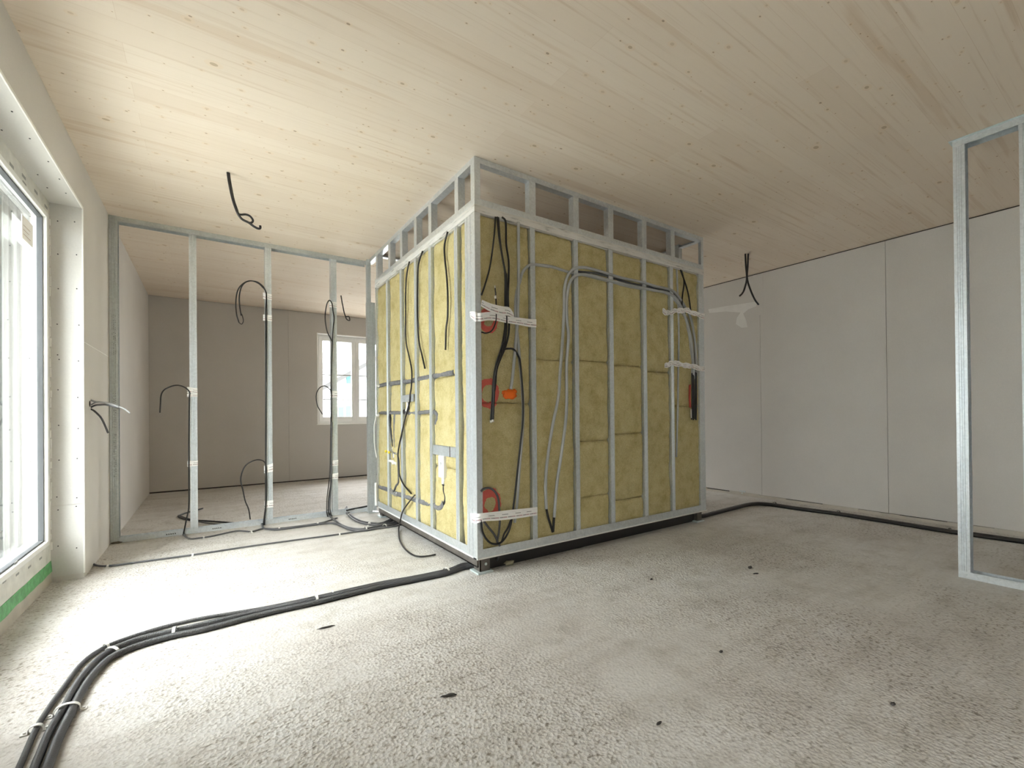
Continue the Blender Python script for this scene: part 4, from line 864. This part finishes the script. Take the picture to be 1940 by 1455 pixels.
clip_at(700,993, 722,993, 0.046, 0.024, 'pale clip over the two cables that cross the partition track')
clip_at(729,997, 745,993, 0.050, 0.024, 'pale clip on the bundle right before it slips under the pod')
clip_at(663,977, 671,984, 0.046, 0.024, 'pale clip where the two cables leave the partition track')
clip_at(1467,957, 1500,962, 0.08, 0.036, 'small clip on the black wall conduits at their bend', 0.012, 'base')
clip_at(1588,974, 1620,979, 0.08, 0.036, 'small clip on the black wall conduits midway along the right wall', 0.012, 'base')
clip_at(1800,1007.5, 1840,1012, 0.08, 0.036, 'small clip on the black wall conduits beside the free-standing frame', 0.012, 'base')

# ================================================================== CEILING AND WALL CABLES
HG = 'cables hanging from the ceiling'
cable('ceiling_cable', [hit(431.5,326.5,'z',H-0.001)]+pl([(434,345),(440.5,376),(447,396),(452,407),(459,415.5),(471.5,422),(481,429),(489,433),(493,432),(493,427.5)], 'y', 3.482), 0.0075, M['black'], 'black cable hanging from the wooden ceiling at left, ending in a small hook', group=HG)
cable('ceiling_cable', [hit(433.5,327,'z',H-0.001)]+pl([(436,345),(442,376),(448.5,396),(453,406),(466,406.5),(474,410),(479,417),(477,421.5),(471.5,422)], 'y', 3.49), 0.0070, M['black'], 'black cable beside the hooked one, curling into a small eye shaped loop', group=HG)
cable('ceiling_cable', [hit(1412,481,'z',H-0.001)]+pl([(1413,504),(1414.7,528),(1410,548),(1406,556),(1401.5,560.5)], 'y', 2.449), 0.0085, M['black'], 'shorter black ceiling cable on the right, its end bent to the left', group=HG)
cable('ceiling_cable', [hit(1417.5,481,'z',H-0.001)]+pl([(1416.5,506),(1415.5,528),(1422,550),(1430,567.6),(1437,577)], 'y', 2.43), 0.0085, M['black'], 'longer black ceiling cable on the right, its end bent to the right', group=HG)
LW = 'cables poking out of the left wall'
wy = hit(171, 764, 'x', XL).y
def wall_c(pts, label, r, mat):
    P = [hit(pts[0][0], pts[0][1], 'x', XL-0.01)] + [hit(u, v, 'y', wy+o) for (u, v, o) in pts[1:]]
    return cable('wall_cable', P, r, M[mat], label, group=LW)
wall_c([(170,757),(180,761,-.0),(190,762,0),(210,765,-.02),(226,771,-.04)], 'grey cable poking level out of the left wall, uppermost of the three', 0.0065, 'grey')
wall_c([(170,768),(182,763,0),(194,762.5,0),(206,765.5,-.02),(232,773,-.04),(247,783,-.05)], 'long grey cable from the left wall with a thin tip reaching past the end stud', 0.0050, 'grey')
wall_c([(170,773),(180,768,0),(190,767,0),(202,767,-.02),(225,773,-.03)], 'grey cable just below the others poking out of the left wall', 0.0060, 'charcoal')
wall_c([(170,774),(177,777.5,0),(184,783.5,0),(191,791,0),(197,802,0),(205,820.6,0)], 'dark cable drooping down from the hole in the left wall', 0.0060, 'charcoal')
bm = bmesh.new(); lathe(bm, [(0.020, -0.001), (0.020, 0.0008)], hit(170, 765, 'x', XL), 'x', 16); link('cable_hole', bm, M['dark'], wall_left)
# filler patches on the right wall
def patch(name, pts, parent, x, mat):
    bm = bmesh.new(); P = [hit(u, v, 'x', x) for u, v in pts]
    a = [bm.verts.new(p) for p in P]; b = [bm.verts.new(p+Vector((0.0008, 0, 0))) for p in P]
    bm.faces.new(a); bm.faces.new(b[::-1]); n_ = len(a)
    for i in range(n_): bm.faces.new((a[(i+1) % n_], a[i], b[i], b[(i+1) % n_]))
    bmesh.ops.recalc_face_normals(bm, faces=bm.faces); return link(name, bm, mat, parent)
patch('filler_patch', [(1342,586),(1375,580),(1410,575),(1434,571),(1436,579),(1418,586),(1408,594),(1414,608),(1416,620),(1405,621),(1394,614),(1396,602),(1403,592),(1375,590),(1344,593)], wr, XR-0.0006, M['filler'])
boxes('joint_filler', M['board'], wr, (XR-0.0009, 2.655, 2.11, XR-0.0001, 2.735, H-0.02))
p = hit(1407, 934, 'x', XR)
r = empty('wall_bracket', (XR, p.y, p.z), 'small galvanised bracket fixed low on the right wall near the pod', 'bracket')
boxes('plate', M['steel_dull'], r, (XR-0.006, p.y-0.035, p.z-0.045, XR-0.001, p.y+0.035, p.z+0.030)); boxes('flange', M['steel_dull'], r, (XR-0.045, p.y-0.030, p.z-0.045, XR-0.006, p.y+0.030, p.z-0.040))
bm = bmesh.new(); lathe(bm, [(0.008, -0.006), (0.008, 0.0)], (XR-0.007, p.y, p.z), 'x', 10); link('bolt', bm, M['foot'], r)

# ================================================================== LOOSE BITS ON THE FLOOR
def bit(u, v, s, sq, mat, label, name='debris', cat='debris', seed=1, rot=0):
    p = hit(u, v, 'z', 0.0); bm = bmesh.new(); lump(bm, (0, 0, 0), s, 0.6, 2, sq, seed); bmesh.ops.rotate(bm, verts=bm.verts, matrix=Matrix.Rotation(rot, 3, 'Z'))
    zmin = min(v_.co.z for v_ in bm.verts); bmesh.ops.translate(bm, verts=bm.verts, vec=(p.x, p.y, -zmin+0.0005))
    return tag(link(name, bm, M[mat], None, True), label, cat, 'loose bits on the floor')
bit(965, 1071, 0.024, (1.5, 0.9, 0.6), 'crumb', 'torn lump of mineral wool on the floor beside the pod foot', 'wool_crumb', 'insulation scrap', 4)
bit(1421, 1077, 0.014, (1.6, 0.7, 0.5), 'debris', 'larger dark scrap on the bare floor in front of the right wall', seed=2, rot=0.3)
bit(1432, 1088, 0.008, (2.2, 0.5, 0.5), 'debris', 'tiny dark sliver right beside the larger scrap on the right floor', seed=3, rot=-0.5)
bit(1366, 1237, 0.007, (1.3, 0.8, 0.6), 'debris', 'small black crumb in the middle of the right floor', seed=5)
bit(1234, 1099, 0.008, (1.3, 0.8, 0.6), 'debris', 'small dark crumb on the floor in front of the shaded pod face', seed=6)
bit(1248, 1373, 0.007, (1.8, 0.6, 0.6), 'debris', 'dark crumb near the lower edge, below the pod', seed=7)
bit(1692, 1337, 0.007, (1.6, 0.9, 0.6), 'debris', 'dark crumb on the floor towards the lower right corner', seed=8)
bit(850, 1320, 0.016, (1.8, 0.25, 0.3), 'debris', 'thin dark splinter on the nearest part of the floor', seed=9, rot=-0.4)
bit(618, 1190, 0.022, (1.7, 0.14, 0.2), 'debris', 'long thin splinter on the floor just in front of the conduits', seed=10, rot=-0.1)
bit(148, 1086, 0.030, (1.5, 0.7, 0.5), 'rubble', 'brown rubble heaped under the bottom edge of the window reveal', 'rubble', 'rubble', 11, 0.2)
bit(133, 1090, 0.016, (1.5, 0.8, 0.5), 'rubble', 'smaller piece of rubble left of the heap under the window reveal', 'rubble', 'rubble', 12, -0.4)
bit(220, 1030, 0.020, (1.6, 0.6, 0.4), 'rubble', 'brown crumbs at the foot of the partition end stud', 'rubble', 'rubble', 13, 0.1)

# ================================================================== OUTSIDE, THROUGH THE BACK WINDOW
hs = empty('neighbour_house', (7.0, 27.0, -0.45), 'pale house with teal shutters seen faintly through the back window', 'house')
a = hit(600, 745, 'y', 26.0); b = hit(740, 668, 'y', 26.0)
bm = bmesh.new(); sl = (b.z-a.z)/(b.x-a.x)
X0, X1 = a.x-1.5, b.x+5; zr = lambda x: a.z+sl*(x-a.x)
f0 = [bm.verts.new(p) for p in ((X0, 26, -0.45), (X1, 26, -0.45), (X1, 26, zr(X1)), (X0, 26, zr(X0)))]
f1 = [bm.verts.new((v.co.x, 34, v.co.z)) for v in f0]
bm.faces.new(f0); bm.faces.new(f1[::-1])
for i in range(4): bm.faces.new((f0[(i+1) % 4], f0[i], f1[i], f1[(i+1) % 4]))
bmesh.ops.recalc_face_normals(bm, faces=bm.faces); link('wall', bm, M['render'], hs)
bm = bmesh.new(); sheet(bm, [(X0-0.6, zr(X0-0.6)), (X1+0.5, zr(X1+0.5))], 0.22, lambda a_, b_, c: (a_, c, b_), 25.5, 34.5); link('roof', bm, M['roof'], hs)
for u, v in ((661, 715), (671, 712), (646, 783), (660, 781)):
    p = hit(u, v, 'y', 25.98); boxes('shutter', M['cyan'], hs, (p.x-0.14, 25.93, p.z-0.35, p.x+0.14, 25.99, p.z+0.35))
# tree outside the tall window
tr = empty('garden_tree', (-8.2, 24.0, -0.45), 'leafless-looking dark tree seen through the top of the tall left window', 'tree')
bm = bmesh.new(); tube(bm, [(-8.2, 24, -0.45), (-8.1, 24, 3), (-8.3, 24.1, 7)], 0.22, 8, 4, lambda t: 1-0.6*t)
for i in range(26):
    q = random.uniform(0, 6.28); z = random.uniform(2.5, 7); L_ = random.uniform(1.2, 2.8)
    tube(bm, [(-8.2, 24, z), (-8.2+math.cos(q)*L_*.5, 24+math.sin(q)*L_*.5, z+0.5), (-8.2+math.cos(q)*L_, 24+math.sin(q)*L_, z+1.3)], 0.05, 5, 3, lambda t: 1-0.8*t)
link('trunk', bm, M['bark'], tr)
bm = bmesh.new()
for i in range(1600):
    q = random.uniform(0, 6.28); h_ = random.uniform(-1, 1); rr = 2.9*random.random()**0.4*math.sqrt(1-h_*h_*0.8)
    c = Vector((-8.2+math.cos(q)*rr, 24+math.sin(q)*rr, 6.0+h_*2.8)); s_ = random.uniform(0.06, 0.13); n_ = Vector((random.gauss(0, 1), random.gauss(0, 1), random.gauss(0, 1))).normalized(); t_ = n_.orthogonal().normalized(); b_ = n_.cross(t_)
    bm.faces.new([bm.verts.new(c+t_*s_*1.4), bm.verts.new(c+b_*s_*0.6), bm.verts.new(c-t_*s_*1.4), bm.verts.new(c-b_*s_*0.6)])
link('foliage', bm, M['leaf'], tr)
